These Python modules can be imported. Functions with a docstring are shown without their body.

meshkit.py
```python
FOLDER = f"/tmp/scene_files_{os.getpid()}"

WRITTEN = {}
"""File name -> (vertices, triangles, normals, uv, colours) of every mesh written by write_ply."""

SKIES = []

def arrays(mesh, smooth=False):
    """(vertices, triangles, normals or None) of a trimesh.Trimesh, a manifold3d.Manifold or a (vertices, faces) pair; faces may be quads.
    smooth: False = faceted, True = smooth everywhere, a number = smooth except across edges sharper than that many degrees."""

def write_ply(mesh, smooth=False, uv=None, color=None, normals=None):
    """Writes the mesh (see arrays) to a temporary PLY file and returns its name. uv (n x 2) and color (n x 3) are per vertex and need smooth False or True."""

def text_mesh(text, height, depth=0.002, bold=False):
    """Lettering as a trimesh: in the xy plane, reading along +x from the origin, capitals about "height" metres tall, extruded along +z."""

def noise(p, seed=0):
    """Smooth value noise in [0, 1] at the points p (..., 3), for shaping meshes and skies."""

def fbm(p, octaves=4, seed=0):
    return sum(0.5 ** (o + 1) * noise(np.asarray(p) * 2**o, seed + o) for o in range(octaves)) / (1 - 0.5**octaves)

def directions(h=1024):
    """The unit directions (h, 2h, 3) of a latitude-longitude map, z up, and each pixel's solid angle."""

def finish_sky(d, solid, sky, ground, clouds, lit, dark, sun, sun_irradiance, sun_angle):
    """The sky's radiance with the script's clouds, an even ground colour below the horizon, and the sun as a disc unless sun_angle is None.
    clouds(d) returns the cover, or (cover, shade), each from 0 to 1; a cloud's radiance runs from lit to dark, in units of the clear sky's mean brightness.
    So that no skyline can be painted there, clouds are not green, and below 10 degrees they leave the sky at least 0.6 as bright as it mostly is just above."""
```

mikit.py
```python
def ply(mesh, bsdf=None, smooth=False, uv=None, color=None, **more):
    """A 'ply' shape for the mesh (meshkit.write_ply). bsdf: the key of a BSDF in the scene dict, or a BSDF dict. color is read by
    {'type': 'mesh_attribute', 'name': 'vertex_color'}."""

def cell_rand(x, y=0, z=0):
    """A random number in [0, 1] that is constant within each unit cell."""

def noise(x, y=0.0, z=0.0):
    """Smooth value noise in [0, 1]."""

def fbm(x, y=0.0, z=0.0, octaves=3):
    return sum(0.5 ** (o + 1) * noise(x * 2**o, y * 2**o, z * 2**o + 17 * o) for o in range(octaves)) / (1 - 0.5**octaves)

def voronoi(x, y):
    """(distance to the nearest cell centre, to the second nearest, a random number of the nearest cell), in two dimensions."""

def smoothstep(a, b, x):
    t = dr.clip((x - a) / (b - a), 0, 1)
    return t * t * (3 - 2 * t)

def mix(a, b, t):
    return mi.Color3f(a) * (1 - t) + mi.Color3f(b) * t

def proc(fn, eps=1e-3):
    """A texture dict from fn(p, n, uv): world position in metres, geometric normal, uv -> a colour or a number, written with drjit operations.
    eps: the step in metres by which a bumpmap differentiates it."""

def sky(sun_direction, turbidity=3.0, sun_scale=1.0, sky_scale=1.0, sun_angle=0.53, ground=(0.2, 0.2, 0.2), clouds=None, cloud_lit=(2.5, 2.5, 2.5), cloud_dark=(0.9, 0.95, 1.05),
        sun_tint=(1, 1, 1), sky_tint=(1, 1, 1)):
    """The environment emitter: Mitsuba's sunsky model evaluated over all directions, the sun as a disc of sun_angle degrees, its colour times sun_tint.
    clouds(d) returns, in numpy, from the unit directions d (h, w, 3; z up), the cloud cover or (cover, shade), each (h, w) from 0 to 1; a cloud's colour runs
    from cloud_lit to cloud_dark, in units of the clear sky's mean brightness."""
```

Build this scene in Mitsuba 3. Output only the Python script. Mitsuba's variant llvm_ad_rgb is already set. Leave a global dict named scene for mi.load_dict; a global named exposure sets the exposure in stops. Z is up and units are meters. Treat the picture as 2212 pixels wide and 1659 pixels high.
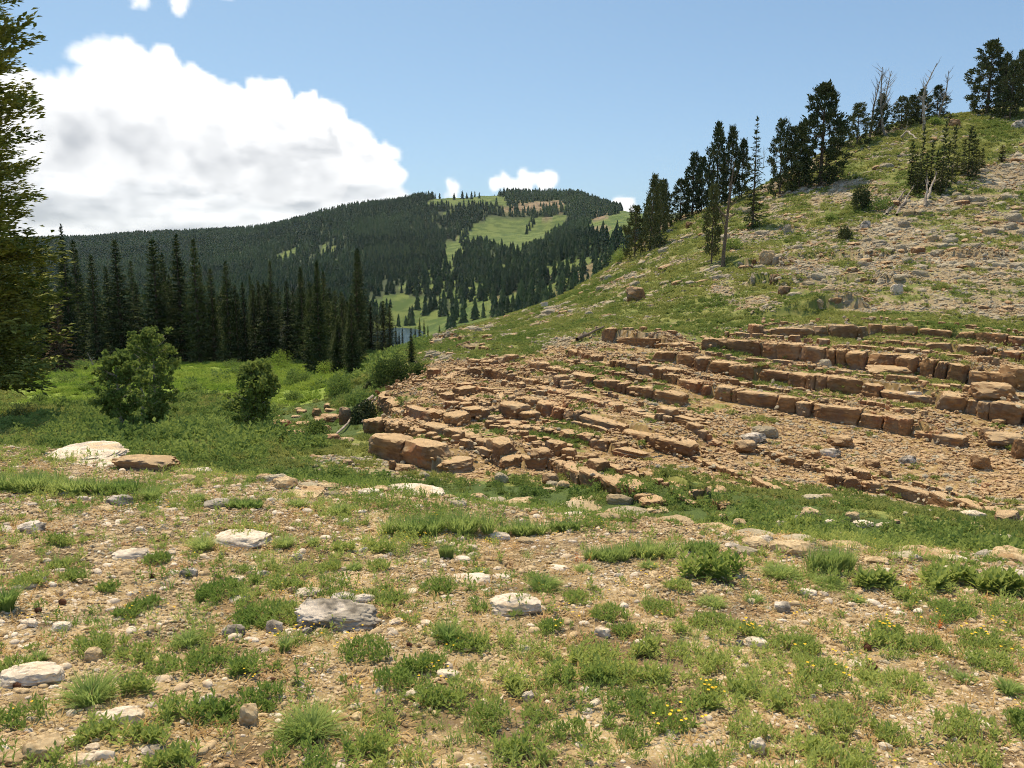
import math, random, numpy as np, trimesh, mitsuba as mi, drjit as dr, mikit, meshkit
from mikit import noise, fbm, voronoi, cell_rand, smoothstep, mix, proc, ply
from scipy.interpolate import RBFInterpolator
from scipy.spatial import cKDTree
import shapely
T4 = mi.ScalarTransform4f
scene, labels = {}, {}

# ------------------------------------------------------------------ camera, sky, exposure
EYE = 1.6
PITCH = math.radians(8.91)
FOC = 1719.0                       # focal length, in units where the frame is 2212 wide
CX, CY = 1106.0, 829.5
exposure = 1.8
scene['camera'] = {'type': 'perspective', 'fov': 2 * math.degrees(math.atan(CX / FOC)), 'fov_axis': 'x', 'near_clip': 0.1, 'far_clip': 9000.0,
                   'to_world': T4().look_at([0, 0, EYE], [0, math.cos(PITCH), EYE - math.sin(PITCH)], [0, 0, 1])}
SUN = np.array([-0.30, 0.62, 1.35])

def direction(az, el):
    az, el = np.radians(az), np.radians(el)
    return np.array([np.sin(az) * np.cos(el), np.cos(az) * np.cos(el), np.sin(el)])

def sky_clouds(d):
    """heaped summer cloud: many small rounded heads over larger ones, lit from above, flat grey base"""
    az = np.degrees(np.arctan2(d[..., 0], d[..., 1]))
    el = np.degrees(np.arcsin(np.clip(d[..., 2], -1, 1)))
    p = np.stack([az * 0.45, el * 0.45, az * 0 + 3.0], -1)
    lump = meshkit.fbm(p, 6, 5) - 0.5
    fine = meshkit.fbm(p * 3.3 + 9, 5, 11) - 0.5
    far = meshkit.fbm(np.stack([d[..., 0] * 5, d[..., 1] * 5, d[..., 2] * 9], -1), 5, 31)
    other = np.clip((far - 0.62) / 0.05, 0, 1) * ((np.abs(az) > 45) | (el > 34))
    r0 = np.random.default_rng(4)
    win = (az > -75) & (az < 25) & (el < 36)
    a, e, n1, n2 = az[win], el[win], lump[win], fine[win]
    a, e = a + 1.1 * n1 + 0.7 * n2, e + 1.1 * meshkit.fbm(p[win] + 40, 5, 6) - 0.55 + 0.7 * (meshkit.fbm(p[win] * 3.3 + 50, 4, 7) - 0.5)
    body, swell = np.full(a.shape, -9.0), np.zeros(a.shape)
    for ca, ce, r in CLOUD_PUFFS:
        q = r - np.hypot((a - ca) * math.cos(math.radians(ce)), e - ce)
        body = np.maximum(body, q)
        swell = np.maximum(swell, np.sqrt(np.maximum(r * r - (r - np.maximum(q, 0)) ** 2, 0)))
        for _ in range(int(5 * r)):
            t, u, s = r0.uniform(0, 6.283), math.sqrt(r0.random()) * 0.92, r * r0.uniform(0.16, 0.38) + 0.12
            q = s - np.hypot((a - ca - r * u * math.cos(t)) * math.cos(math.radians(ce)), e - ce - r * u * math.sin(t))
            body = np.maximum(body, q)
            swell = np.where(q > 0, np.maximum(swell, 0.75 * r * math.sqrt(max(1 - u * u, 0.04)) + np.sqrt(np.maximum(s * s - (s - q) ** 2, 0))), swell)
    full = np.zeros(az.shape)
    full[win] = swell
    from scipy.ndimage import gaussian_filter
    step = 180.0 / 1024
    slope = gaussian_filter(full, 1.2)
    lean = np.gradient(slope, axis=0) / -step + 0.35 * np.gradient(slope, axis=1) / step * 0
    broad = np.gradient(gaussian_filter(full, 7.0), axis=0) / -step
    cover = np.zeros(az.shape)
    cover[win] = np.clip((body + 0.35 * n2) / (0.28 + 0.5 * np.clip((a + 20) / -18, 0, 1)) + 0.4, 0, 1)
    bank = np.clip((8.0 - el + 3.2 * lump + 1.6 * fine - 0.55 * np.maximum(az + 10.5, 0) ** 1.3) / 0.7, 0, 1) * np.clip((az + 62) / 8, 0, 1)
    depth = np.zeros(az.shape)
    depth[win] = np.clip(body / 2.2, 0, 1)
    soft_ = meshkit.fbm(p * 0.55 + 21, 4, 23) - 0.5
    crisp = np.gradient(gaussian_filter(full, 0.7), axis=0) / -step
    shade = (0.24 * np.clip(lean, -0.8, 0.8) + 0.12 * np.clip(crisp, -0.8, 0.8) + 0.22 * np.clip(broad, -0.5, 0.8) + np.clip((11.6 - el) / 5.5, 0, 0.62) + 1.1 * soft_ + 0.35 * fine) * depth
    streak = meshkit.fbm(np.stack([az * 0.28, el * 1.1, az * 0 + 8], -1), 5, 29) - 0.5
    low = np.clip(0.30 + 2.0 * streak + 0.5 * fine, 0, 1)
    shade = np.where(bank > cover, low, np.where(bank > 0.05, np.maximum(shade, low * bank * 0.8), shade))
    return np.maximum(np.maximum(cover, bank * 0.95), other), np.clip(shade, 0, 1)

def azel(x, y):
    v = np.array([(x - CX) / FOC, 1.0, (CY - y) / FOC])
    c, s = math.cos(PITCH), math.sin(PITCH)
    v = np.array([v[0], c * v[1] + s * v[2], -s * v[1] + c * v[2]])
    return math.degrees(math.atan2(v[0], v[1])), math.degrees(math.asin(v[2] / np.linalg.norm(v)))
CLOUD_PUFFS = [(*azel(x, y), r) for x, y, r in [
    (258, 152, 1.7), (203, 128, 0.9), (340, 180, 1.9), (420, 218, 1.9), (495, 242, 1.8), (575, 228, 1.6), (610, 270, 2.0), (665, 235, 1.0), (705, 270, 1.5), (750, 320, 1.6), (800, 350, 1.3),
    (835, 332, 0.7), (845, 378, 0.9), (130, 222, 1.5), (60, 225, 1.6), (0, 220, 1.7), (-80, 215, 2.5), (150, 285, 2.9), (300, 280, 3.7), (450, 315, 3.3), (600, 350, 3), (700, 380, 2.2), (-120, 350, 5),
    (1070, 392, 0.45), (1098, 392, 0.6), (1150, 383, 0.6), (1188, 392, 0.8), (1130, 402, 0.7), (980, 415, 0.5), (1350, 445, 0.9), (300, -6, 0.5), (392, -2, 0.5), (398, 8, 0.25), (492, -8, 0.45)]]
scene['sky'] = mikit.sky(SUN.tolist(), turbidity=4.0, sky_scale=1.1, clouds=sky_clouds, cloud_lit=(3.2, 3.2, 3.2), cloud_dark=(1.55, 1.62, 1.73), sun_tint=(1.0, 0.965, 0.80), sky_tint=(0.91, 1.0, 1.0), ground=(0.16, 0.15, 0.10))

# ------------------------------------------------------------------ terrain as measured points: slope angles over azimuth and distance
def ray(x, y):
    c, s = math.cos(PITCH), math.sin(PITCH)
    u, v = (np.asarray(x, float) - CX) / FOC, (CY - np.asarray(y, float)) / FOC
    return np.stack([u, c + s * v, -s + c * v], -1)

def point(x, y, depth):
    r = ray(x, y)
    return np.array([0, 0, EYE]) + r * (depth / r[..., 1])

seen = """-200 985 20 -200 900 38 -200 820 62 -200 795 85 100 985 20 100 945 28 100 900 38 100 860 48 100 820 62 100 800 75 100 790 100
350 1000 19.5 350 930 34 350 850 52 350 800 75 350 785 100 600 1000 19 600 930 30 600 860 48 600 800 75 600 782 95
800 1010 19 815 960 23.5 770 880 34 760 850 43 800 790 68 850 772 78 870 752 95 950 1030 19 950 950 24 950 870 29 950 800 37 950 760 46 940 737 62 950 723 75 950 750 100
1100 1045 18 1100 980 21.5 1100 900 26.5 1100 820 33 1100 760 42 1100 720 60 1100 685 85 1100 725 120
1250 1050 17 1250 1000 20.5 1250 900 26 1250 800 33 1250 740 40 1250 700 48 1250 650 70 1290 600 95 1290 645 130
1427 1050 16.5 1427 1000 20 1427 900 25.8 1427 800 32.5 1427 700 45 1427 600 62 1427 540 78 1427 493 95 1427 540 130
1600 1070 16.5 1600 1000 20.5 1600 950 22.5 1600 850 29 1600 750 37 1600 690 43 1600 600 54 1600 500 71 1600 430 95 1600 485 130
1800 1100 12.5 1800 1075 16.5 1800 1020 20 1800 950 23 1800 850 28.5 1800 750 36 1800 700 40 1800 600 51 1800 500 64 1800 400 80 1796 330 95 1796 400 135
2000 1130 11.5 2000 1100 16.5 2000 1060 18.5 2000 1000 21 2000 900 25 2000 800 31 2000 700 39 2000 600 48 2000 450 66 1924 280 95 2066 248 98 1990 335 140
2212 1150 11 2212 1105 15.5 2212 1080 17.5 2212 1000 20.5 2212 900 24.5 2212 800 30.5 2212 715 37 2212 600 46 2212 400 70 2212 225 100 2212 300 140
2500 1190 10 2500 1000 19 2500 800 29 2500 600 44 2500 400 65 2500 120 105 2500 200 150
780 688 560 600 690 520 400 690 500 850 699 585 955 712 505 830 660 630 900 690 590 900 640 660 800 630 690 1000 650 620 1000 600 760 1100 600 680 1100 640 560 1200 600 560 1330 560 540 1330 500 680 1200 540 800 1060 540 950
1000 560 880 1130 500 1250 1130 460 1380 1130 428 1500 1250 430 1480 1310 450 1450 1250 480 1250 1330 468 1200 1480 472 1300 930 434 1500 1000 430 1500 870 450 1450 870 520 1150
730 460 1550 730 540 1100 600 494 1650 600 560 1100 600 640 750 700 640 720 450 505 1900 300 514 2000 80 525 2000 -200 530 2000 450 560 1250 300 580 1200 300 640 800 100 640 800 100 580 1200
1130 480 2000 930 480 2000 600 530 2300 300 550 2700 1480 500 1800""".split()
seen = np.array(seen, float).reshape(-1, 3)
known = [point(x, y, d) for x, y, d in seen]
known += [np.array(p, float) for p in [
    (-5, 6, -2), (0, 6, -2), (5, 6, -1.8), (-7, 12, -2.7), (-1, 12, -2.85), (3, 12, -2.75),
    (-60, 150, -18), (-100, 200, -24), (0, 200, -27), (-150, 350, -36), (0, 330, -50), (-80, 420, -46), (60, 260, -20), (120, 250, 5), (-65, 480, -50), (-110, 505, -41), (-65, 540, -48), (-170, 450, -37),
    (-50, 30, -6), (-200, 100, -15), (-800, 400, -10), (-1500, 800, 60), (40, 20, 4), (80, 30, 14), (200, 80, 30), (600, 300, 30), (1500, 700, 60),
    (0, -10, 1), (0, -50, 4), (0, -500, 40), (20, -8, 3), (-20, -8, -2), (100, -40, 20), (-100, -40, -8), (-900, -300, 20), (900, -300, 60), (0, -3000, 100), (3000, 0, 100), (-3000, 0, 100), (-2500, 2500, 40), (2500, 2500, 40), (0, 3500, 40)]]
known = np.array(known)

def polar(x, y):
    return np.arctan2(x, y), np.log(np.hypot(x, y) + 1e-6)

def embed(az, lr):
    return np.stack([2.6 * np.sin(az), 2.6 * np.cos(az), lr * 1.3], -1)

kaz, klr = polar(known[:, 0], known[:, 1])
rbf = RBFInterpolator(embed(kaz, klr), (known[:, 2] - EYE) / np.exp(klr), kernel='thin_plate_spline', smoothing=2e-5)

FRONT = 0.72
AZ = np.concatenate([np.linspace(-math.pi, -FRONT, 90, endpoint=False), np.linspace(-FRONT, FRONT, 760, endpoint=False), np.linspace(FRONT, math.pi, 91)])
R = np.concatenate([np.exp(np.linspace(math.log(0.5), math.log(12), 170, endpoint=False)), np.exp(np.linspace(math.log(12), math.log(62), 260, endpoint=False)),
                    np.exp(np.linspace(math.log(62), math.log(130), 80, endpoint=False)), np.exp(np.linspace(math.log(130), math.log(5000), 130))])
LR = np.log(R)
c_az = np.concatenate([np.linspace(-math.pi, -FRONT, 14, endpoint=False), np.linspace(-FRONT, FRONT, 90, endpoint=False), np.linspace(FRONT, math.pi, 15)])
c_lr = np.linspace(LR[0], LR[-1], 150)
ca, cl = np.meshgrid(c_az, c_lr, indexing='ij')
coarse = rbf(embed(ca.ravel(), cl.ravel())).reshape(ca.shape)
from scipy.interpolate import RectBivariateSpline
base_e = RectBivariateSpline(c_az, c_lr, coarse, kx=3, ky=3)

def sstep(a, b, x):
    t = np.clip((x - a) / (b - a), 0, 1)
    return t * t * (3 - 2 * t)

def vnoise(x, y, scale, octaves=4, seed=0):
    return meshkit.fbm(np.stack([np.asarray(x) / scale, np.asarray(y) / scale, np.zeros_like(x)], -1), octaves, seed) - 0.5

def knoll_edge(x):
    return np.interp(x, [-40, -12, -5.9, -1.2, 1.8, 4.3, 7, 14], [16, 12.5, 10.6, 8.4, 7.0, 5.7, 4.7, 3.6]) + 0.5 * vnoise(x, x * 0, 1.5, 3, 7)

def on_knoll(x, y):
    """1 on the stony knoll in front, 0 past its edge"""
    return 1 - sstep(-0.2, 5.2, y - knoll_edge(x))

def plain_height(x, y):
    az, lr = polar(x, y)
    r = np.exp(lr)
    z = EYE + base_e(az, lr, grid=False) * r
    w = on_knoll(x, y) * (y > -30)
    zk = -0.035 * x - 0.12 * y + 0.16 * vnoise(x, y, 2.2, 4, 3) + 0.05 * vnoise(x, y, 0.5, 3, 4)
    z = z * (1 - w) + zk * w
    amp = np.interp(r, [8, 25, 120, 300, 1000], [0.0, 0.25, 0.5, 4, 12])
    scale_noise = vnoise(x, y, 3.0, 4, 9) * np.minimum(amp, 0.5) + vnoise(x, y, 60.0, 4, 13) * np.maximum(amp - 0.5, 0)
    return z + scale_noise * (1 - w)

GA, GL = np.meshgrid(AZ, LR, indexing='ij')
GX, GY = np.exp(GL) * np.sin(GA), np.exp(GL) * np.cos(GA)
GZ = plain_height(GX, GY)

def height(x, y):
    """ground height, read off the terrain grid"""
    az, lr = polar(np.asarray(x, float), np.asarray(y, float))
    i, j = np.interp(az, AZ, np.arange(len(AZ))), np.interp(lr, LR, np.arange(len(LR)))
    i0, j0 = np.minimum(i.astype(int), len(AZ) - 2), np.minimum(j.astype(int), len(LR) - 2)
    a, b = i - i0, j - j0
    return (GZ[i0, j0] * (1 - a) + GZ[i0 + 1, j0] * a) * (1 - b) + (GZ[i0, j0 + 1] * (1 - a) + GZ[i0 + 1, j0 + 1] * a) * b

def at(x, y, near=2.0, far=2500.0):
    """the point of the ground that the line of sight through (x, y) meets first"""
    x, y = np.atleast_1d(np.asarray(x, float)), np.atleast_1d(np.asarray(y, float))
    r = ray(x, y)
    r = r / r[:, 1:2]
    d = np.exp(np.linspace(math.log(near), math.log(far), 900))
    px, py = r[:, :1] * d, np.broadcast_to(d, (len(x), len(d)))
    gap = EYE + r[:, 2:] * d - height(px, py)
    under = gap < 0
    k = np.where(under.any(1), under.argmax(1), len(d) - 1)
    k = np.maximum(k, 1)
    g0, g1 = gap[np.arange(len(x)), k - 1], gap[np.arange(len(x)), k]
    t = np.clip(g0 / (g0 - g1 + 1e-12), 0, 1)
    dd = d[k - 1] + (d[k] - d[k - 1]) * t
    out = np.array([0, 0, EYE]) + r * dd[:, None]
    return out if len(out) > 1 else out[0]

def q2(x, y): return 706.9 + .3551 * x, .3551 * y
def q3(x, y): return 1426.5 + .3551 * x, .3551 * y
def q4(x, y): return .3551 * x, 392.8 + .3551 * y
def q5(x, y): return 628.4 + .3551 * x, 549.9 + .3551 * y
def q6(x, y): return 1426.5 + .3551 * x, 471.3 + .3551 * y
def q9(x, y): return 648.0 + .680 * x, 323.6 + .680 * y
def q7(x, y): return .4972 * x, 942.6 + .4972 * y
def q8(x, y): return 1099.7 + .5028 * x, 942.6 + .5028 * y

# ------------------------------------------------------------------ helpers for things, parts and copies
def numbered(name):
    if name not in used:
        used[name] = 0
        return name
    used[name] += 1
    return f'{name}_{used[name]:03d}'
used = {}

def tag(key, label, category, group=None):
    labels[key] = {'label': label, 'category': category}
    if group:
        labels[key]['group'] = group

def stuff(key, label, category):
    labels[key] = {'label': label, 'category': category, 'kind': 'stuff'}

def frame(x, y, z, yaw=0.0, scale=1.0, tilt=(0.0, 0.0)):
    """matrix: scale (one number or three), lean by tilt (radians about x and y), turn, move"""
    s = np.broadcast_to(np.asarray(scale, float), 3)
    cx, sx, cy, sy, cz, sz = math.cos(tilt[0]), math.sin(tilt[0]), math.cos(tilt[1]), math.sin(tilt[1]), math.cos(yaw), math.sin(yaw)
    rot = np.array([[1, 0, 0], [0, cx, -sx], [0, sx, cx]]) @ np.array([[cy, 0, sy], [0, 1, 0], [-sy, 0, cy]])
    rot = rot @ np.array([[cz, -sz, 0], [sz, cz, 0], [0, 0, 1]]) @ np.diag(s)
    m = np.eye(4)
    m[:3, :3], m[:3, 3] = rot, (x, y, z)
    return m

def lay(x, y, yaw):
    """matrix rotation that lays a thing on the slope at (x, y)"""
    e = 0.25
    gx = (height(x + e, y) - height(x - e, y)) / (2 * e)
    gy = (height(x, y + e) - height(x, y - e)) / (2 * e)
    return math.atan(float(gy)), -math.atan(float(gx))

def put(shape, m):
    if isinstance(shape, str):
        return copy_of(shape, m)
    return {**shape, 'to_world': T4(m)}

def shapes(name, **parts):
    scene[name] = {'type': 'shapegroup', **parts}

def copy_of(group, m):
    return {'type': 'instance', 'shapegroup': {'type': 'ref', 'id': group}, 'to_world': T4(m)}

# ------------------------------------------------------------------ materials
def solid(name, fn, rough=0.9, spec=0.2):
    scene[name] = {'type': 'twosided', 'front': {'type': 'principled', 'base_color': proc(fn), 'roughness': rough, 'specular': spec}}

def leafy(name, fn, trans=0.5):
    scene[name] = {'type': 'principledthin', 'base_color': proc(fn), 'roughness': 0.75, 'eta': 1.25, 'diff_trans': 2 * trans}

def grains(p, k):
    a, b, c = voronoi(p.x * k, p.y * k)
    return a, b, c

def soil_colour(p, n, uv):
    """stony soil: tan earth, pale chips, dark plant litter; uv.x = how green, uv.y = how orange"""
    big = fbm(p.x * 0.9, p.y * 0.9, 3.0, 4)
    fine = fbm(p.x * 14, p.y * 14, 1.0, 3)
    earth = mix((0.27, 0.195, 0.095), (0.44, 0.34, 0.18), smoothstep(0.3, 0.7, big * 0.6 + fine * 0.4))
    a, b, c = grains(p, 26.0)
    chip = smoothstep(0.40, 0.30, a) * smoothstep(0.55, 0.75, c)
    earth = mix(earth, mix((0.54, 0.43, 0.29), (0.68, 0.60, 0.48), c), chip * 0.8)
    a, b, c = grains(p, 75.0)
    earth = mix(earth, mix((0.26, 0.18, 0.11), (0.66, 0.56, 0.44), c), smoothstep(0.5, 0.3, a) * 0.55)
    litter = smoothstep(0.47, 0.64, fbm(p.x * 2.6 + 7, p.y * 2.6, 5.0, 4))
    earth = mix(earth, (0.115, 0.078, 0.046), litter * 0.78)
    moss = smoothstep(0.45, 0.75, uv.x + 0.5 * (fine - 0.5))
    return mix(earth * 0.88, mix((0.17, 0.125, 0.06), (0.27, 0.21, 0.10), fine), moss * 0.5)

def hillside_colour(p, n, uv):
    big = fbm(p.x * 0.5, p.y * 0.5, 3.0, 3)
    fine = fbm(p.x * 5, p.y * 5, 1.0, 4)
    pale = mix((0.235, 0.19, 0.115), (0.385, 0.33, 0.21), fine)
    rust = mix((0.235, 0.16, 0.07), (0.41, 0.295, 0.14), smoothstep(0.3, 0.7, fine))
    earth = mix(pale, rust, uv.y)
    a, b, c = grains(p, 6.0)
    earth = mix(earth, mix((0.30, 0.19, 0.10), (0.62, 0.52, 0.38), c), smoothstep(0.42, 0.25, a) * 0.6)
    grass = mix((0.105, 0.15, 0.040), (0.23, 0.235, 0.075), smoothstep(0.25, 0.75, 0.5 * fine + 0.5 * big))
    return mix(earth * 0.82, grass, smoothstep(0.32, 0.62, uv.x + 0.55 * (fine - 0.5)))

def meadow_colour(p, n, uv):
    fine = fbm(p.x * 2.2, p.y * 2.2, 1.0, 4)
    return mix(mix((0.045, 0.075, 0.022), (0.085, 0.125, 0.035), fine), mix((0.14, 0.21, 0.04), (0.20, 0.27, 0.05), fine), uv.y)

def far_colour(p, n, uv):
    fine = fbm(p.x * 0.09, p.y * 0.09, 1.0, 5)
    grass = mix((0.060, 0.105, 0.026), (0.125, 0.165, 0.045), smoothstep(0.3, 0.7, fine))
    grass = mix(grass, (0.04, 0.06, 0.028), uv.x)
    bare = mix((0.14, 0.105, 0.068), (0.29, 0.215, 0.14), smoothstep(0.35, 0.65, fbm(p.x * 0.12, p.y * 0.12, p.z * 0.3, 4)))
    return mix(grass, bare, uv.y)

def rust_rock(p, n, uv):
    a = fbm(p.x * 1.3, p.y * 1.3, p.z * 1.3, 4)
    b = fbm(p.x * 7, p.y * 7, p.z * 14, 4)
    c = mix((0.155, 0.083, 0.040), (0.31, 0.185, 0.092), smoothstep(0.3, 0.7, a * 0.5 + b * 0.5))
    c = mix(c, (0.31, 0.115, 0.06), smoothstep(0.58, 0.72, fbm(p.x * 0.7 + 4, p.y * 0.7, p.z, 3)) * 0.4)
    lichen = smoothstep(0.52, 0.66, fbm(p.x * 2.1 + 9, p.y * 2.1, p.z * 2.1, 4))
    c = mix(c, (0.23, 0.185, 0.135), lichen * 0.7)
    stain_shade = smoothstep(0.55, 0.7, fbm(p.x * 3.1, p.y * 3.1 + 5, p.z * 1.2, 4)) * smoothstep(0.6, 0.2, dr.abs(n.z))  # patchy dark varnish on upright faces, doubling as shade painted into the colour
    c = mix(c, (0.16, 0.095, 0.06), stain_shade * 0.65)
    return mix(c, (0.54, 0.405, 0.245), smoothstep(0.55, 0.9, n.z) * 0.66)  # upward faces paled: bleached tops, with sunlit brightness painted in too

def pale_rock(p, n, uv):
    a = fbm(p.x * 1.1, p.y * 1.1, p.z * 1.1, 3)
    b = 0.5 * fbm(p.x * 6, p.y * 6, p.z * 9, 4) + 0.5 * fbm(p.x * 28, p.y * 28, p.z * 28, 3)
    c = mix((0.26, 0.225, 0.16), (0.48, 0.43, 0.325), smoothstep(0.25, 0.75, a * 0.5 + b * 0.5))
    c = mix(c, (0.37, 0.28, 0.16), smoothstep(0.56, 0.7, fbm(p.x * 0.6 + 2, p.y * 0.6, p.z, 3)) * 0.7)
    return mix(c, (0.25, 0.23, 0.205), smoothstep(0.55, 0.68, fbm(p.x * 2.3, p.y * 2.3 + 3, p.z * 2.3, 4)) * 0.6)

def white_rock(p, n, uv):
    b = 0.6 * fbm(p.x * 16, p.y * 16, p.z * 16, 4) + 0.4 * noise(p.x * 70, p.y * 70, p.z * 70)
    c = mix((0.44, 0.37, 0.29), (0.68, 0.61, 0.52), smoothstep(0.25, 0.65, b))
    c = mix(c, (0.50, 0.37, 0.22), smoothstep(0.52, 0.68, fbm(p.x * 4 + 2, p.y * 4, p.z * 4, 4)) * 0.7)
    return mix(c, (0.32, 0.29, 0.26), smoothstep(0.58, 0.68, fbm(p.x * 9, p.y * 9 + 4, p.z * 9, 4)) * 0.6)

def grey_rock(p, n, uv):
    b = fbm(p.x * 13, p.y * 13, p.z * 13, 5)
    c = mix((0.15, 0.135, 0.115), (0.36, 0.33, 0.285), smoothstep(0.3, 0.65, b))
    return mix(c, (0.62, 0.56, 0.50), smoothstep(0.50, 0.60, fbm(p.x * 5, p.y * 5, p.z * 5 + 3, 4)) * 0.8)

def tan_rock(p, n, uv):
    b = 0.6 * fbm(p.x * 12, p.y * 12, p.z * 12, 4) + 0.4 * noise(p.x * 60, p.y * 60, p.z * 60)
    c = mix((0.30, 0.22, 0.125), (0.54, 0.43, 0.275), smoothstep(0.3, 0.65, b))
    return mix(c, (0.34, 0.21, 0.105), smoothstep(0.56, 0.70, fbm(p.x * 5 + 1, p.y * 5, p.z * 5, 4)) * 0.7)

def tinted(a, b, k, far=0.25):
    """leaf colour that varies over the crown and from plant to plant"""
    def fn(p, n, uv):
        return mix(a, b, smoothstep(0.25, 0.75, 0.55 * noise(p.x * k, p.y * k, p.z * k) + 0.45 * noise(p.x * far, p.y * far, 2.0)))
    return fn

solid('soil', soil_colour)
solid('hillside_soil', hillside_colour)
solid('meadow_soil', meadow_colour)
solid('far_ground', far_colour)
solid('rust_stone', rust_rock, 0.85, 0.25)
solid('pale_stone', pale_rock, 0.9)
solid('white_stone', white_rock, 0.85)
solid('grey_stone', grey_rock, 0.9)
solid('tan_stone', tan_rock, 0.88)
solid('fir_needles', tinted((0.026, 0.050, 0.018), (0.105, 0.135, 0.042), 1.5), 0.8)
solid('far_needles', tinted((0.015, 0.042, 0.018), (0.074, 0.118, 0.040), 0.12, 0.01), 0.9)
solid('spruce_needles', tinted((0.11, 0.155, 0.034), (0.33, 0.345, 0.08), 1.8), 0.7)
solid('pine_needles', tinted((0.050, 0.075, 0.030), (0.13, 0.145, 0.055), 1.2), 0.8)
solid('dying_needles', tinted((0.055, 0.042, 0.026), (0.095, 0.065, 0.040), 1.2), 0.9)
solid('bark', tinted((0.10, 0.075, 0.055), (0.17, 0.135, 0.105), 6.0), 0.95)
solid('aspen_bark', tinted((0.30, 0.28, 0.20), (0.45, 0.42, 0.33), 5.0), 0.9)
solid('dead_wood', tinted((0.22, 0.19, 0.16), (0.46, 0.41, 0.35), 4.0), 0.9)
solid('cone_scale', tinted((0.10, 0.045, 0.03), (0.16, 0.08, 0.05), 30.0), 0.9)
solid('petal_yellow', tinted((0.75, 0.42, 0.02), (0.80, 0.55, 0.04), 3.0), 0.7)
solid('petal_red', tinted((0.62, 0.12, 0.04), (0.66, 0.20, 0.06), 3.0), 0.7)
leafy('aspen_leaf', tinted((0.15, 0.22, 0.06), (0.26, 0.33, 0.09), 1.3), 0.45)
leafy('dark_leaf', tinted((0.075, 0.125, 0.04), (0.14, 0.19, 0.06), 0.9), 0.35)
leafy('shrub_leaf', tinted((0.165, 0.25, 0.070), (0.29, 0.38, 0.11), 0.9), 0.40)
leafy('meadow_leaf', tinted((0.20, 0.32, 0.055), (0.33, 0.43, 0.09), 0.7), 0.45)
leafy('grass_blade', tinted((0.23, 0.35, 0.10), (0.44, 0.53, 0.19), 2.5, 0.8), 0.45)
leafy('herb_leaf', tinted((0.22, 0.325, 0.08), (0.42, 0.49, 0.15), 2.5, 0.8), 0.40)
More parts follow.
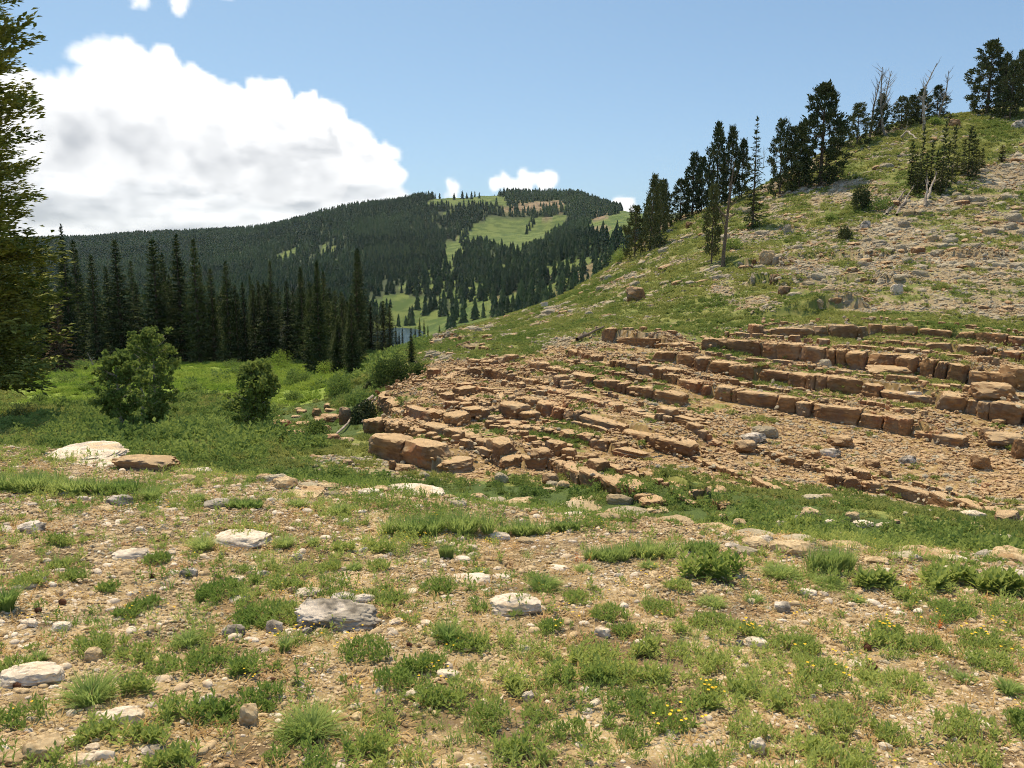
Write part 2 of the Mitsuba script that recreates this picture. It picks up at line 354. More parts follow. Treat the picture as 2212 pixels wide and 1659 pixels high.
leafy('hill_leaf', tinted((0.19, 0.265, 0.075), (0.36, 0.385, 0.13), 0.9), 0.40)
leafy('dry_blade', tinted((0.42, 0.27, 0.11), (0.62, 0.45, 0.22), 4.0), 0.35)

# ------------------------------------------------------------------ rock shapes
def rock(seed, detail=2, boxy=5.0, cuts=7, rough=0.06, flat_top=False):
    """a weathered block about 1 m across: squared ball, cut by planes, roughened"""
    rng = np.random.default_rng(seed)
    m = trimesh.creation.icosphere(subdivisions=detail)
    v = np.array(m.vertices)
    v = v / (np.abs(v) ** boxy).sum(1, keepdims=True) ** (1 / boxy)
    for _ in range(cuts):
        n = rng.normal(size=3)
        if flat_top:
            n[2] *= 0.35
        n /= np.linalg.norm(n)
        reach = (v @ n).max() * rng.uniform(0.72, 0.93)
        over = np.maximum(v @ n - reach, 0)
        v -= over[:, None] * n * 0.96
    v *= 1 + rough * 2 * (meshkit.fbm(v * 2.1 + seed, 4, seed)[:, None] - 0.5) + rough * (meshkit.noise(v * 7 + seed, seed)[:, None] - 0.5)
    v *= 0.5
    return v, np.array(m.faces)

def strata_block(seed):
    """a squared length of bedded rock: sharp upper edge, thin beds standing proud or cut back"""
    rng = np.random.default_rng(seed)
    v, f = rock(seed, 3, 14.0, 6, 0.07, True)
    bed = np.floor((v[:, 2] + 0.5) * rng.integers(3, 6) + 0.25 * meshkit.noise(v * 3, seed))
    push = rng.uniform(-0.07, 0.05, 12)[bed.astype(int) % 12]
    v[:, :2] *= 1 + push[:, None] * (np.abs(v[:, 2:]) < 0.46)
    crack = np.floor(v[:, :1] * rng.integers(2, 5) + 0.3 * meshkit.noise(v * 2 + 7, seed)[:, None])
    v[:, 1:2] *= 1 + rng.uniform(-0.10, 0.06, 12)[crack.astype(int) % 12]
    v += 0.035 * (meshkit.noise(v * 9 + seed, seed)[:, None] - 0.5) * v / 0.5
    return v, f
def kinds(name, meshes, look, smooth):
    """shape groups for stones that come in many copies"""
    for i, m in enumerate(meshes):
        shapes(f'{name}_kind_{i}', stone=ply(m, look, smooth=smooth))
    return [f'{name}_kind_{i}' for i in range(len(meshes))]
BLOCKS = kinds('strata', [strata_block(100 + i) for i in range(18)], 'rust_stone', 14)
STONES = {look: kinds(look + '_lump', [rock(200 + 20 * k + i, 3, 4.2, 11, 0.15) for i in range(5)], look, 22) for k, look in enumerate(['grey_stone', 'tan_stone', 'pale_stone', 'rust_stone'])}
STONES['white_stone'] = kinds('white_stone_lump', [rock(290 + i, 3, 4.0, 10, 0.17) for i in range(5)], 'white_stone', 25)

# ------------------------------------------------------------------ ledges: lines of tops in enlarged parts of the picture, face heights there, reach of the terrace behind
LEDGES = [
    (q5, 'lowest corner ledge with tall rounded rust brown faces beside the gully', [(520, 1105), (660, 1140), (800, 1175)], 125),
    (q5, 'low ledge of big squared blocks above the gully', [(820, 1045), (960, 1065), (1080, 1105), (1220, 1170)], 100),
    (q5, 'second low ledge of squared blocks broken by a dark red stone', [(1075, 1150), (1215, 1110), (1330, 1130), (1530, 1180)], 75),
    (q5, 'long thin ledge whose end runs down to the gully plants', [(1460, 1235), (1590, 1245), (1700, 1310), (1850, 1355), (2000, 1405)], 75),
    (q5, 'blunt ledge under the juniper at the end of the outcrop', [(500, 1010), (600, 1025), (690, 1050)], 85),
    (q5, 'high corner ledge of pale brown blocks behind the juniper', [(520, 845), (600, 890), (700, 925), (870, 985)], 110),
    (q5, 'short red ledge topped by a loose slab', [(820, 905), (900, 930), (985, 965)], 65),
    (q5, 'narrow red ledge in the middle of the outcrop', [(985, 1005), (1090, 1020), (1200, 1050)], 50),
    (q5, 'stepped ledge with cracked rounded blocks under a long wall', [(1010, 845), (1150, 900), (1290, 940)], 90),
    (q5, 'small jumbled ledge of cracked grey brown blocks', [(1250, 1015), (1400, 1050), (1560, 1065), (1700, 1095), (1900, 1145)], 70),
    (q5, 'long ledge of massive squared blocks across the outcrop', [(1040, 785), (1190, 805), (1300, 870), (1400, 880), (1640, 945), (1800, 990), (1930, 1020), (2212, 1095)], 95),
    (q5, 'upper left ledge with a rounded red nose', [(610, 800), (690, 790), (830, 775)], 45),
    (q5, 'ledge climbing to the crest of the outcrop', [(840, 740), (930, 750), (1000, 705), (1180, 695), (1400, 755), (1580, 800)], 60),
    (q5, 'straight narrow ledge with a sunlit rim', [(1520, 810), (1750, 865), (1950, 925), (2212, 1000)], 70),
    (q5, 'top ledge at the crest of the outcrop beside the grass', [(1115, 665), (1190, 660), (1330, 620)], 45),
    (q5, 'ledge with deep shaded joints below the dead log', [(1460, 650), (1640, 695), (1760, 745), (2000, 795), (2212, 835)], 75),
    (q6, 'longest dark ledge sweeping down across the slope', [(0, 930), (200, 985), (400, 1025), (620, 1060), (900, 1120), (1160, 1170), (1340, 1200), (1550, 1245)], 90),
    (q5, 'ledge of red blocks starting under the pale slabs', [(1700, 570), (1850, 625), (2020, 665), (2200, 695)], 60),
    (q6, 'wall of tall brown blocks in the middle of the slope', [(0, 800), (160, 820), (380, 870), (500, 885), (740, 915), (1000, 965), (1180, 980), (1500, 1035), (1700, 1080), (1900, 1115), (2212, 1165)], 105),
    (q5, 'pale block row beside the dead log', [(1930, 460), (2050, 475), (2212, 495)], 75),
    (q6, 'pale brown wall with squared towers high on the slope', [(280, 715), (560, 740), (800, 765), (960, 790), (1110, 805), (1320, 830), (1580, 865), (1720, 885), (1900, 915)], 110),
    (q6, 'topmost pale wall under the green strip', [(600, 685), (800, 670), (1000, 655), (1350, 650), (1600, 660), (1830, 685), (2100, 725), (2300, 745)], 80),
    (q6, 'broken pale ledge between the two high walls', [(1290, 740), (1450, 745), (1740, 765), (2000, 790), (2212, 840)], 60),
    (q6, 'thin ledge of rubble at the foot of the slope', [(110, 1400), (260, 1470), (420, 1530), (560, 1590)], 40),
    (q6, 'small stepped ledge across the stony foot', [(640, 1400), (780, 1455), (1000, 1520), (1130, 1565)], 50),
    (q6, 'straight dark ledge just above the gully plants', [(1130, 1575), (1300, 1600), (1540, 1655), (1800, 1720)], 70),
    (q8, 'row of white capped blocks at the gully edge', [(420, 140), (520, 130), (700, 180), (830, 235)], 55),
    (q6, 'faint upper ledge of orange stones', [(620, 235), (820, 215), (1100, 205), (1400, 200)], 35),
    (q6, 'short orange ledge high on the slope', [(1800, 200), (1880, 195), (1965, 205)], 40),
    (q6, 'cluster ledge of squared pale stones high on the slope', [(770, 430), (880, 440), (980, 440)], 75),
    (q6, 'leaning tower of stones above the green strip', [(960, 500), (1010, 460), (1140, 455)], 95),
    (q6, 'pale stone step near the white boulder', [(1130, 345), (1280, 345), (1400, 350)], 50),
    (q6, 'grey stone step left of the upper rubble', [(560, 340), (640, 335), (700, 350)], 70),
    (q6, 'far stone step at the edge of the upper rubble', [(500, 250), (610, 225), (690, 230)], 55),
    (q5, 'small remote outcrop on the skyline above the lake', [(860, 500), (960, 485), (1030, 490)], 35),
    (q5, 'low step of stones on the green shoulder', [(1040, 545), (1130, 550), (1200, 560)], 30),
]
ledge_lines = []
for fn, label, tops, face in LEDGES:
    t = np.array([fn(*p) for p in tops])
    hp = face * (0.5028 if fn is q8 else 0.3551)
    feet = at(t[:, 0], t[:, 1] + hp)
    tall = hp / FOC * np.hypot(feet[:, 0], feet[:, 1]) * (0.92 if fn is q6 else 1.12)
    ledge_lines.append((label, feet, float(np.median(tall))))

def terraces(x, y):
    """rise of the ground behind the ledges"""
    out = np.zeros_like(x)
    for label, feet, tall in ledge_lines:
        p = feet[:, :2]
        box = (x > p[:, 0].min() - 7) & (x < p[:, 0].max() + 7) & (y > p[:, 1].min() - 2) & (y < p[:, 1].max() + 9)
        if not box.any():
            continue
        q = np.stack([x[box], y[box]], -1)
        best, side, end = np.full(len(q), 1e9), np.zeros(len(q)), np.ones(len(q))
        for k in range(len(p) - 1):
            d = p[k + 1] - p[k]
            L = np.linalg.norm(d)
            d = d / L
            n = np.array([-d[1], d[0]])
            if n @ [0.5, 0.87] < 0:
                n = -n
            w = q - p[k]
            u = w @ d
            uc = np.clip(u, 0, L)
            dist = np.linalg.norm(w - uc[:, None] * d, axis=1)
            near = dist < best
            best = np.where(near, dist, best)
            side = np.where(near, np.sign(w @ n) * dist, side)
            over = np.where(k == 0, 2.2 * np.maximum(-u, 0), 0) + np.where(k == len(p) - 2, np.maximum(u - L, 0), 0)
            end = np.where(near, 1 - sstep(0, 1.5, over), end)
        reach = 5.0 * tall + 1.0
        rise = tall * 0.93 * sstep(0.28 * tall, 0.62 * tall, side) * np.clip(1 - (side - 0.5 * tall) / reach, 0, 1) * end
        out[box] = np.maximum(out[box], rise)
    return out

GROUND_BEFORE = GZ
GZ = GZ + terraces(GX, GY)

# ------------------------------------------------------------------ what grows where (positions on the ground)
def region(fn, points):
    p = np.array([fn(*q) for q in points])
    return shapely.Polygon(at(p[:, 0], p[:, 1])[:, :2]).buffer(0)

def same(x, y): return x, y
HILL = shapely.Polygon(np.vstack([at(*np.array([(690, 1010), (700, 960), (815, 930), (800, 880), (850, 825), (905, 765), (930, 735)]).T)[:, :2],
                                  [(-12, 90), (-5, 140), (60, 175), (400, 300), (400, -20), (30, 2)], at(*np.array([(2212, 1180), (1900, 1105), (1600, 1075), (1300, 1058), (1000, 1040), (800, 1030)]).T)[:, :2]])).buffer(0)
GREEN = [(1.0, region(q6, [(0, 330), (280, 330), (330, 500), (600, 590), (950, 560), (1400, 560), (2212, 690), (2212, 735), (1600, 640), (1000, 640), (700, 660), (300, 650), (0, 600)])),
         (0.95, region(q5, [(760, 600), (1060, 650), (1500, 560), (1750, 480), (2212, 380), (2212, 100), (1900, 330), (1500, 440), (1150, 560)])),
         (0.9, region(q3, [(1040, 940), (1280, 870), (1800, 720), (2212, 640), (2212, 900), (1750, 1100), (1400, 1100), (1100, 1100)])),
         (0.75, region(q3, [(0, 1400), (270, 1320), (460, 1340), (300, 1659), (0, 1500)])),
         (0.6, region(q3, [(700, 1400), (900, 1330), (1100, 1380), (900, 1480), (700, 1500)]))]
BARE = [(0.9, region(q6, [(0, 700), (2212, 780), (2212, 1350), (1500, 1500), (0, 1500)])), (0.9, region(q5, [(520, 800), (1200, 640), (2212, 480), (2212, 1500), (900, 1300), (520, 1260)])),
        (0.45, region(q3, [(450, 1650), (1000, 1420), (1500, 1300), (2212, 1050), (2212, 1659)])), (0.55, region(q6, [(1200, 250), (2212, 250), (2212, 620), (1450, 560)])), (0.6, region(q8, [(0, 0), (2212, 0), (2212, 250), (1500, 250), (700, 230), (0, 100)]))]
GULLY = region(same, [(690, 1030), (800, 1020), (1050, 1045), (1500, 1068), (1800, 1090), (2212, 1105), (2212, 1190), (1800, 1130), (1500, 1095), (1000, 1060), (690, 1045)]).buffer(1.3)
RUBBLE = region(same, [(585, 885), (690, 868), (800, 878), (830, 900), (825, 1005), (720, 1012), (690, 960), (600, 955)])
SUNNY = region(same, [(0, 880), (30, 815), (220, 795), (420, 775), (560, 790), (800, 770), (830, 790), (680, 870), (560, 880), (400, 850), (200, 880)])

def inside(poly, x, y):
    return shapely.contains_xy(poly, x, y)

def soft(poly, x, y, w):
    """1 well inside the region, 0 well outside, ragged over about w metres"""
    jx, jy = w * 2 * vnoise(x, y, w * 1.3, 3, 21), w * 2 * vnoise(x, y, w * 1.3, 3, 22)
    return inside(poly, x + jx, y + jy).astype(float)

def greenness(x, y):
    """plant cover on the hillside, 0 to 1"""
    g = 0.50 + 1.5 * vnoise(x, y, 3.2, 4, 41) + 0.8 * vnoise(x, y, 0.9, 3, 42)
    for v, p in GREEN:
        s = soft(p, x, y, 1.2)
        g = np.where(s > 0, np.maximum(g, 0) * 0.4 + v * 0.62, g)
    for v, p in BARE:
        s = soft(p, x, y, 0.8)
        g = np.where(s > 0, g - 0.38 * v, g)
    return np.clip(np.where(inside(GULLY, x, y), g + 0.45, g), 0, 1)

# far hill: meadows and bare bands between the woods
MEADOWS = [region(q9, q) for q in [
    [(440, 372), (470, 300), (515, 255), (560, 232), (615, 206), (700, 214), (790, 216), (842, 196), (848, 235), (805, 275), (745, 312), (695, 332), (640, 322), (560, 303), (525, 318), (492, 372)],
    [(420, 156), (560, 150), (662, 146), (652, 166), (600, 172), (560, 178), (500, 184), (450, 176)], [(408, 224), (430, 208), (492, 184), (494, 200), (450, 220)],
    [(902, 262), (925, 226), (1005, 205), (1045, 190), (1100, 190), (1100, 275), (1000, 290), (930, 280)], [(605, 392), (640, 366), (690, 346), (700, 356), (650, 385)],
    [(-115, 368), (-70, 335), (3, 300), (3, 320), (-50, 352)], [(60, 325), (80, 298), (92, 306), (72, 340)], [(95, 325), (112, 302), (120, 312), (104, 336)], [(462, 300), (470, 296), (500, 400), (480, 400)]]]
SHORE = region(q9, [(215, 480), (280, 455), (410, 470), (520, 500), (625, 530), (590, 560), (500, 575), (420, 600), (290, 590), (220, 560)])
CLIFFS = [region(q9, q) for q in [[(620, 202), (648, 178), (720, 166), (835, 164), (846, 190), (790, 200), (700, 206)], [(905, 214), (945, 196), (985, 200), (975, 222), (930, 228)]]]
SCARS = [region(q9, q) for q in [[(760, 212), (838, 196), (842, 206), (775, 222)], [(925, 245), (980, 238), (990, 262), (945, 268)], [(470, 250), (490, 245), (500, 280), (480, 285)]]]
SPUR = region(q9, [(300, 440), (420, 370), (600, 410), (760, 320), (1000, 290), (1100, 290), (1010, 380), (900, 440), (640, 540), (520, 500), (400, 450)])
CRAG = region(q9, [(560, 500), (700, 430), (880, 380), (1010, 340), (1020, 370), (900, 440), (740, 510), (640, 530)])

def wooded(x, y):
    """density of the far forest"""
    w = np.ones_like(x)
    w = np.where(soft(SPUR, x, y, 15) > 0, w * 0.50, w)
    w = np.where(soft(SHORE, x, y, 12) > 0, 0.05, w)
    for k, p in enumerate(MEADOWS):
        w = np.where(soft(p, x, y, 9 if k < 5 else 4) > 0, 0.0, w)
    for p in CLIFFS:
        w = np.where(inside(p, x, y), w * 0.3, w)
    # the bald top meadow meets the sky: no wood behind its crest
    az, lr = polar(x, y)
    az = az + 0.035 * vnoise(x, y, 40, 3, 91)
    return np.where((az > -0.100) & (az < -0.012) & (lr > math.log(1400)), 0.03 * w, w)

# ------------------------------------------------------------------ ground sheets
hill_v, knoll_v = soft(HILL, GX.ravel(), GY.ravel(), 1.6).reshape(GX.shape) > 0.5, on_knoll(GX, GY) * (GY > -30)
far_v = np.exp(GL) > 190
kind = np.where(far_v, 3, np.where(knoll_v > 0.35, 0, np.where(hill_v, 1, 2)))
TU, TV = np.zeros_like(GX), np.zeros_like(GX)
h = (kind == 1) | (kind == 2)
gx, gy = GX[h], GY[h]
TU[h] = greenness(gx, gy)
rusty = np.zeros_like(gx)
for v, p in BARE[:2] + BARE[4:]:
    rusty = np.maximum(rusty, soft(p, gx, gy, 1.5))
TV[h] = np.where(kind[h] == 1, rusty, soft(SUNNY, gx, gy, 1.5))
TU[kind == 0] = np.clip(0.5 + 1.6 * vnoise(GX[kind == 0], GY[kind == 0], 1.1, 4, 51), 0, 1)
f = kind == 3
fx, fy = GX[f], GY[f]
TU[f] = (wooded(fx, fy) > 0.5) * 1.0
cl = np.zeros_like(fx)
for p in CLIFFS:
    cl = np.maximum(cl, soft(p, fx, fy, 8))
scar = np.zeros_like(fx)
for p in SCARS:
    scar = np.maximum(scar, soft(p, fx, fy, 6))
TV[f] = np.maximum(np.maximum(cl, 0.6 * scar), 0.75 * soft(CRAG, fx, fy, 10) * (vnoise(fx, fy, 25, 3, 61) > -0.03))
GZ[f] += cl * 6 * (vnoise(fx, fy, 14, 4, 62) + 0.3) + soft(CRAG, fx, fy, 8) * 9 * vnoise(fx, fy, 22, 4, 63)
verts = np.stack([GX, GY, GZ], -1).reshape(-1, 3)
na, nr = GX.shape
idx = np.arange(na * nr).reshape(na, nr)
quads = np.stack([idx[:-1, :-1], idx[:-1, 1:], idx[1:, 1:], idx[1:, :-1]], -1).reshape(-1, 4)
quad_kind = kind.ravel()[quads[:, 0]]
sheet_uv = np.stack([TU, TV], -1).reshape(-1, 2)
tri = np.vstack([quads[:, [0, 1, 2]], quads[:, [0, 2, 3]]])
fn_ = np.cross(verts[tri[:, 1]] - verts[tri[:, 0]], verts[tri[:, 2]] - verts[tri[:, 0]])
vn = np.zeros_like(verts)
for k in range(3):
    np.add.at(vn, tri[:, k], fn_)
for k, (key, look) in enumerate([('ground', 'soil'), ('hillside_ground', 'hillside_soil'), ('meadow_ground', 'meadow_soil'), ('far_hill', 'far_ground')]):
    q = quads[quad_kind == k]
    keep, inv = np.unique(q, return_inverse=True)
    # shared vertices keep the slope of the whole terrain
    path = meshkit.write_ply((verts[keep], inv.reshape(q.shape)), False, sheet_uv[keep], None, normals=vn[keep] / (np.linalg.norm(vn[keep], axis=1, keepdims=True) + 1e-12))
    scene[key] = {'type': 'ply', 'filename': path, 'face_normals': False, 'bsdf': {'type': 'ref', 'id': look}}
    labels[key] = {'kind': 'structure'}
lake_rim = np.array([[-420, 330, -45], [120, 330, -45], [160, 700, -45], [-420, 700, -45.0]])
lake_n = 40
u, v = np.meshgrid(np.linspace(-420, 160, lake_n), np.linspace(330, 700, lake_n), indexing='ij')
li = np.arange(lake_n * lake_n).reshape(lake_n, lake_n)
scene['lake'] = ply((np.stack([u, v, u * 0 - 46.5], -1).reshape(-1, 3), np.stack([li[:-1, :-1], li[1:, :-1], li[1:, 1:], li[:-1, 1:]], -1).reshape(-1, 4)), 'lake_water', smooth=True)
scene['lake_water'] = {'type': 'principled', 'base_color': {'type': 'rgb', 'value': [0.022, 0.048, 0.055]}, 'roughness': 0.35, 'specular': 0.15}
labels['lake'] = {'kind': 'structure'}

# ------------------------------------------------------------------ ledge blocks
rng = np.random.default_rng(5)
def unit3(v):
    return v / (np.linalg.norm(v) + 1e-9)

def block_row(holder, feet, tall, rng, broken=False, n=0):
    d = np.linalg.norm(np.diff(feet[:, :2], axis=0), axis=1)
    run = np.concatenate([[0], np.cumsum(d)])
    ends = (0.0, run[-1])
    a0, a1 = feet[0] + unit3(feet[0] - feet[1]) * 0.45, feet[-1] + unit3(feet[-1] - feet[-2]) * 0.9
    feet = np.vstack([a0, feet, a1])
    run = np.concatenate([[-0.45], run, [run[-1] + 0.9]])
    s = run[0] + rng.uniform(0, 0.2)
    while s < run[-1]:
        w = tall * rng.choice([0.6, 1.0, 1.5, 2.2, 3.2], p=[.22, .30, .26, .15, .07]) * rng.uniform(0.85, 1.15)
        c = min(s + w / 2, run[-1])
        x, y = np.interp(c, run, feet[:, 0]), np.interp(c, run, feet[:, 1])
        a, b = np.interp(c - 0.3, run, feet[:, 0]), np.interp(c - 0.3, run, feet[:, 1])
        a2, b2 = np.interp(c + 0.3, run, feet[:, 0]), np.interp(c + 0.3, run, feet[:, 1])
        yaw = math.atan2(b2 - b, a2 - a)
        up = np.array([-math.sin(yaw), math.cos(yaw)])
        up = up if up @ [0.5, 0.87] > 0 else -up
        deep = tall * rng.uniform(1.0, 1.5)
        high = tall * rng.choice([1.0, 0.88, 0.62], p=[.78, .14, .08]) * rng.uniform(0.95, 1.05)
        high *= 1 - 0.85 * sstep(0, 1.5, max(ends[0] - c, c - ends[1], 0.0))
        back = deep * 0.42 + rng.normal() * 0.06 * tall
        px, py = x + up[0] * back, y + up[1] * back
        foot = np.interp(c, run, feet[:, 2]) if ends[0] <= c <= ends[1] else float(height(np.array([x - up[0] * 0.2]), np.array([y - up[1] * 0.2]))[0])
        sink = 0.35 * high
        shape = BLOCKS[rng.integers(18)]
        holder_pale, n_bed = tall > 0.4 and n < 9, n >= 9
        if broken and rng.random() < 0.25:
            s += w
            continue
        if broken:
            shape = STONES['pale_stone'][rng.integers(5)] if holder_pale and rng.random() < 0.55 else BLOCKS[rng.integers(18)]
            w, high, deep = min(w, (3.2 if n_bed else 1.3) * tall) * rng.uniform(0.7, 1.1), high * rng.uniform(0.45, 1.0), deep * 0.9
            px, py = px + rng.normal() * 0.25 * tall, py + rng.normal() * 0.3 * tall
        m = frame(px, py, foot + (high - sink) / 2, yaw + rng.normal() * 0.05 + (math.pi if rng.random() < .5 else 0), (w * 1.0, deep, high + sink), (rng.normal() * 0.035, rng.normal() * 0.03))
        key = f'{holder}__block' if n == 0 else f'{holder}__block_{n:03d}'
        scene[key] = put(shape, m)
        n += 1
        s += w * rng.uniform(0.97, 1.03) + (rng.uniform(0.1, 0.6) * tall if rng.random() < 0.10 else 0)
    return n

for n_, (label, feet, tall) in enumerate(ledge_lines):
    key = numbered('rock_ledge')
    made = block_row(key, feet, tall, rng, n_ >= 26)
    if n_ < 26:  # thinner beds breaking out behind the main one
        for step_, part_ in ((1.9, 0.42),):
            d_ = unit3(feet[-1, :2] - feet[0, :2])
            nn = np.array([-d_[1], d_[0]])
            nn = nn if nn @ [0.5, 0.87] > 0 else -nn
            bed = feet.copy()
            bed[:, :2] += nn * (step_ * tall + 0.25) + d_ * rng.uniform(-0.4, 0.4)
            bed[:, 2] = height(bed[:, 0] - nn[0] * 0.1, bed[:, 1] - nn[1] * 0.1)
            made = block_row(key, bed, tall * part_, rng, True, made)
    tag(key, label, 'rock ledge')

# ------------------------------------------------------------------ plant shapes
def unit(v):
    return v / (np.linalg.norm(v, axis=-1, keepdims=True) + 1e-12)

def sprigs(base, way, length, width, up, fold=0.25):
    """many leaf-shaped blades: base points, directions, lengths, widths, the side that faces up; two triangles folded along the middle"""
    way, n = unit(way), len(base)
    side = unit(np.cross(way, up))
    nrm = np.cross(side, way)
    length, width = np.broadcast_to(length, n)[:, None], np.broadcast_to(width, n)[:, None]
    mid = base + way * length * 0.45
    v = np.stack([base, mid + side * width * 0.5 + nrm * width * fold, base + way * length, mid - side * width * 0.5 + nrm * width * fold], 1).reshape(-1, 3)
    k = np.arange(n)[:, None] * 4
    return v, np.vstack([k + [0, 1, 2], k + [0, 2, 3]])

def blades(base, way, length, width, bend, rng):
    """grass: each blade three joints long, bending over"""
    n = len(base)
    way = unit(way)
    side = unit(np.cross(way, [0, 0, 1.0]) + 1e-3 * rng.normal(size=(n, 3)))
    length, width, bend = (np.broadcast_to(a, n)[:, None] for a in (length, width, bend))
    out = unit(way * [1, 1, 0] + 1e-4)
    p1 = base + way * length * 0.5
    p2 = p1 + unit(way + out * bend - [0, 0, 1] * bend * 0.6) * length * 0.5
    v = np.stack([base - side * width / 2, base + side * width / 2, p1 - side * width * 0.42, p1 + side * width * 0.42, p2], 1).reshape(-1, 3)
    k = np.arange(n)[:, None] * 5
    return v, np.vstack([k + [0, 1, 3], k + [0, 3, 2], k + [2, 3, 4]])

def joined(*meshes):
    v, f, n = [], [], 0
    for a, b in meshes:
        v.append(a)
        f.append(np.asarray(b) + n)
        n += len(a)
    return np.vstack(v), np.vstack(f)

def tube(points, radii, sides=6):
    p = np.asarray(points, float)
    t = unit(np.gradient(p, axis=0))
    a = unit(np.cross(t, np.where(np.abs(t[:, 2:]) < 0.9, [0, 0, 1.0], [1.0, 0, 0])))
    b, ang = np.cross(t, a), np.arange(sides) * 2 * np.pi / sides
    v = (p[:, None] + np.broadcast_to(radii, len(p))[:, None, None] * (np.cos(ang)[None, :, None] * a[:, None] + np.sin(ang)[None, :, None] * b[:, None])).reshape(-1, 3)
    i, j = np.meshgrid(np.arange(len(p) - 1), np.arange(sides), indexing='ij')
    q = np.stack([i * sides + j, i * sides + (j + 1) % sides, (i + 1) * sides + (j + 1) % sides, (i + 1) * sides + j], -1).reshape(-1, 4)
    return v, np.vstack([q[:, [0, 1, 2]], q[:, [0, 2, 3]]])

def polar_dirs(phi, pitch):
    return np.stack([np.cos(phi) * np.cos(pitch), np.sin(phi) * np.cos(pitch), np.sin(pitch)], -1)

def fir(h, r, seed, skirt=0.06, droop=-0.42, jitter=0.0, low=0.0, step=0.30, per=10, twigs=9, fine=1, power=0.85, width=0.30, ragged=0.25, reach=0.34, top_w=0.0):
    """spire of whorled, drooping, flat branches: (trunk mesh, crown mesh)"""
    rng = np.random.default_rng(seed)
    zs = np.arange(skirt * h, h * 0.985, step)
    B, D, L, W, U = [], [], [], [], []
    bulge = 1 + 0.25 * np.sin(rng.uniform(0, 6) + zs / h * 9)
    limbs = []
    for z, bl in zip(zs, bulge):
        t = z / h
        n = max(4, int(per * (1 - 0.45 * t)))
        phi = rng.uniform(0, 6.283) + np.arange(n) * 6.283 / n + rng.normal(size=n) * 0.25
        ell = (r * ((1 - t) ** power) * bl + top_w * (1 - t) + 0.12) * (1 - ragged + ragged * 1.6 * rng.random(n))
        ell *= np.where(rng.random(n) < 0.12, 0.5, 1)
        ell *= 1 - low * (1 - np.clip((t - 0.05) / 0.25, 0, 1))
        pitch = droop + (0.43 - droop) * t + rng.normal(size=n) * 0.12
        d = polar_dirs(phi, pitch)
        root = np.array([0, 0, z]) + rng.normal(size=(n, 3)) * [0, 0, 0.09]
        u = (np.arange(twigs) + 0.5) / twigs
        for k in range(n):
            for _ in range(fine):
                uu = np.clip(u + rng.normal(size=twigs) * 0.05, 0.06, 1)
                spine = root[k] + d[k] * (ell[k] * uu)[:, None] + np.array([0, 0, 1]) * (0.16 * ell[k] * (uu - 0.3) ** 2)[:, None]
                spine = spine + rng.normal(size=spine.shape) * jitter
                s = np.where(np.arange(twigs) % 2 == 0, 1, -1) * rng.uniform(0.35, 1.0, twigs)
                s[-1] = 0
                way = polar_dirs(phi[k] + s, pitch[k] + 0.10 + rng.normal(size=twigs) * 0.22)
                B.append(spine)
                D.append(way)
                L.append((reach * ell[k] * (1.15 - 0.6 * uu) + 0.16) * rng.uniform(0.7, 1.25, twigs))
                U.append(np.array([0, 0, 1.0]) + rng.normal(size=(twigs, 3)) * 0.35)
            if rng.random() < 0.25:
                limbs.append((root[k] * [0, 0, 1], root[k] + d[k] * ell[k] * 0.8))
    B, D, L, U = map(np.concatenate, (B, D, L, U))
    tip = np.array([[0, 0, h * 0.97]] * 3), polar_dirs(rng.uniform(0, 6, 3), np.array([1.4, 1.3, 1.45])), np.full(3, h * 0.03 + 0.2), np.array([[1, 0, 0], [0, 1, 0], [1, 1, 0.0]])
    B, D, L, U = np.vstack([B, tip[0]]), np.vstack([D, tip[1]]), np.concatenate([L, tip[2]]), np.vstack([U, tip[3]])
    crown = sprigs(B, D, L, np.minimum(L * width, 0.34) + 0.035, U)
    trunk = tube([[0, 0, -0.4], [0, 0, 0.3 * h], [0.04, 0, 0.7 * h], [0, 0.02, 0.985 * h]], [0.016 * h + 0.03, 0.012 * h, 0.006 * h, 0.01], 7)
    trunk = joined(trunk, *[tube([a, b], [0.02, 0.008], 3) for a, b in limbs[::3]])
    return trunk, crown

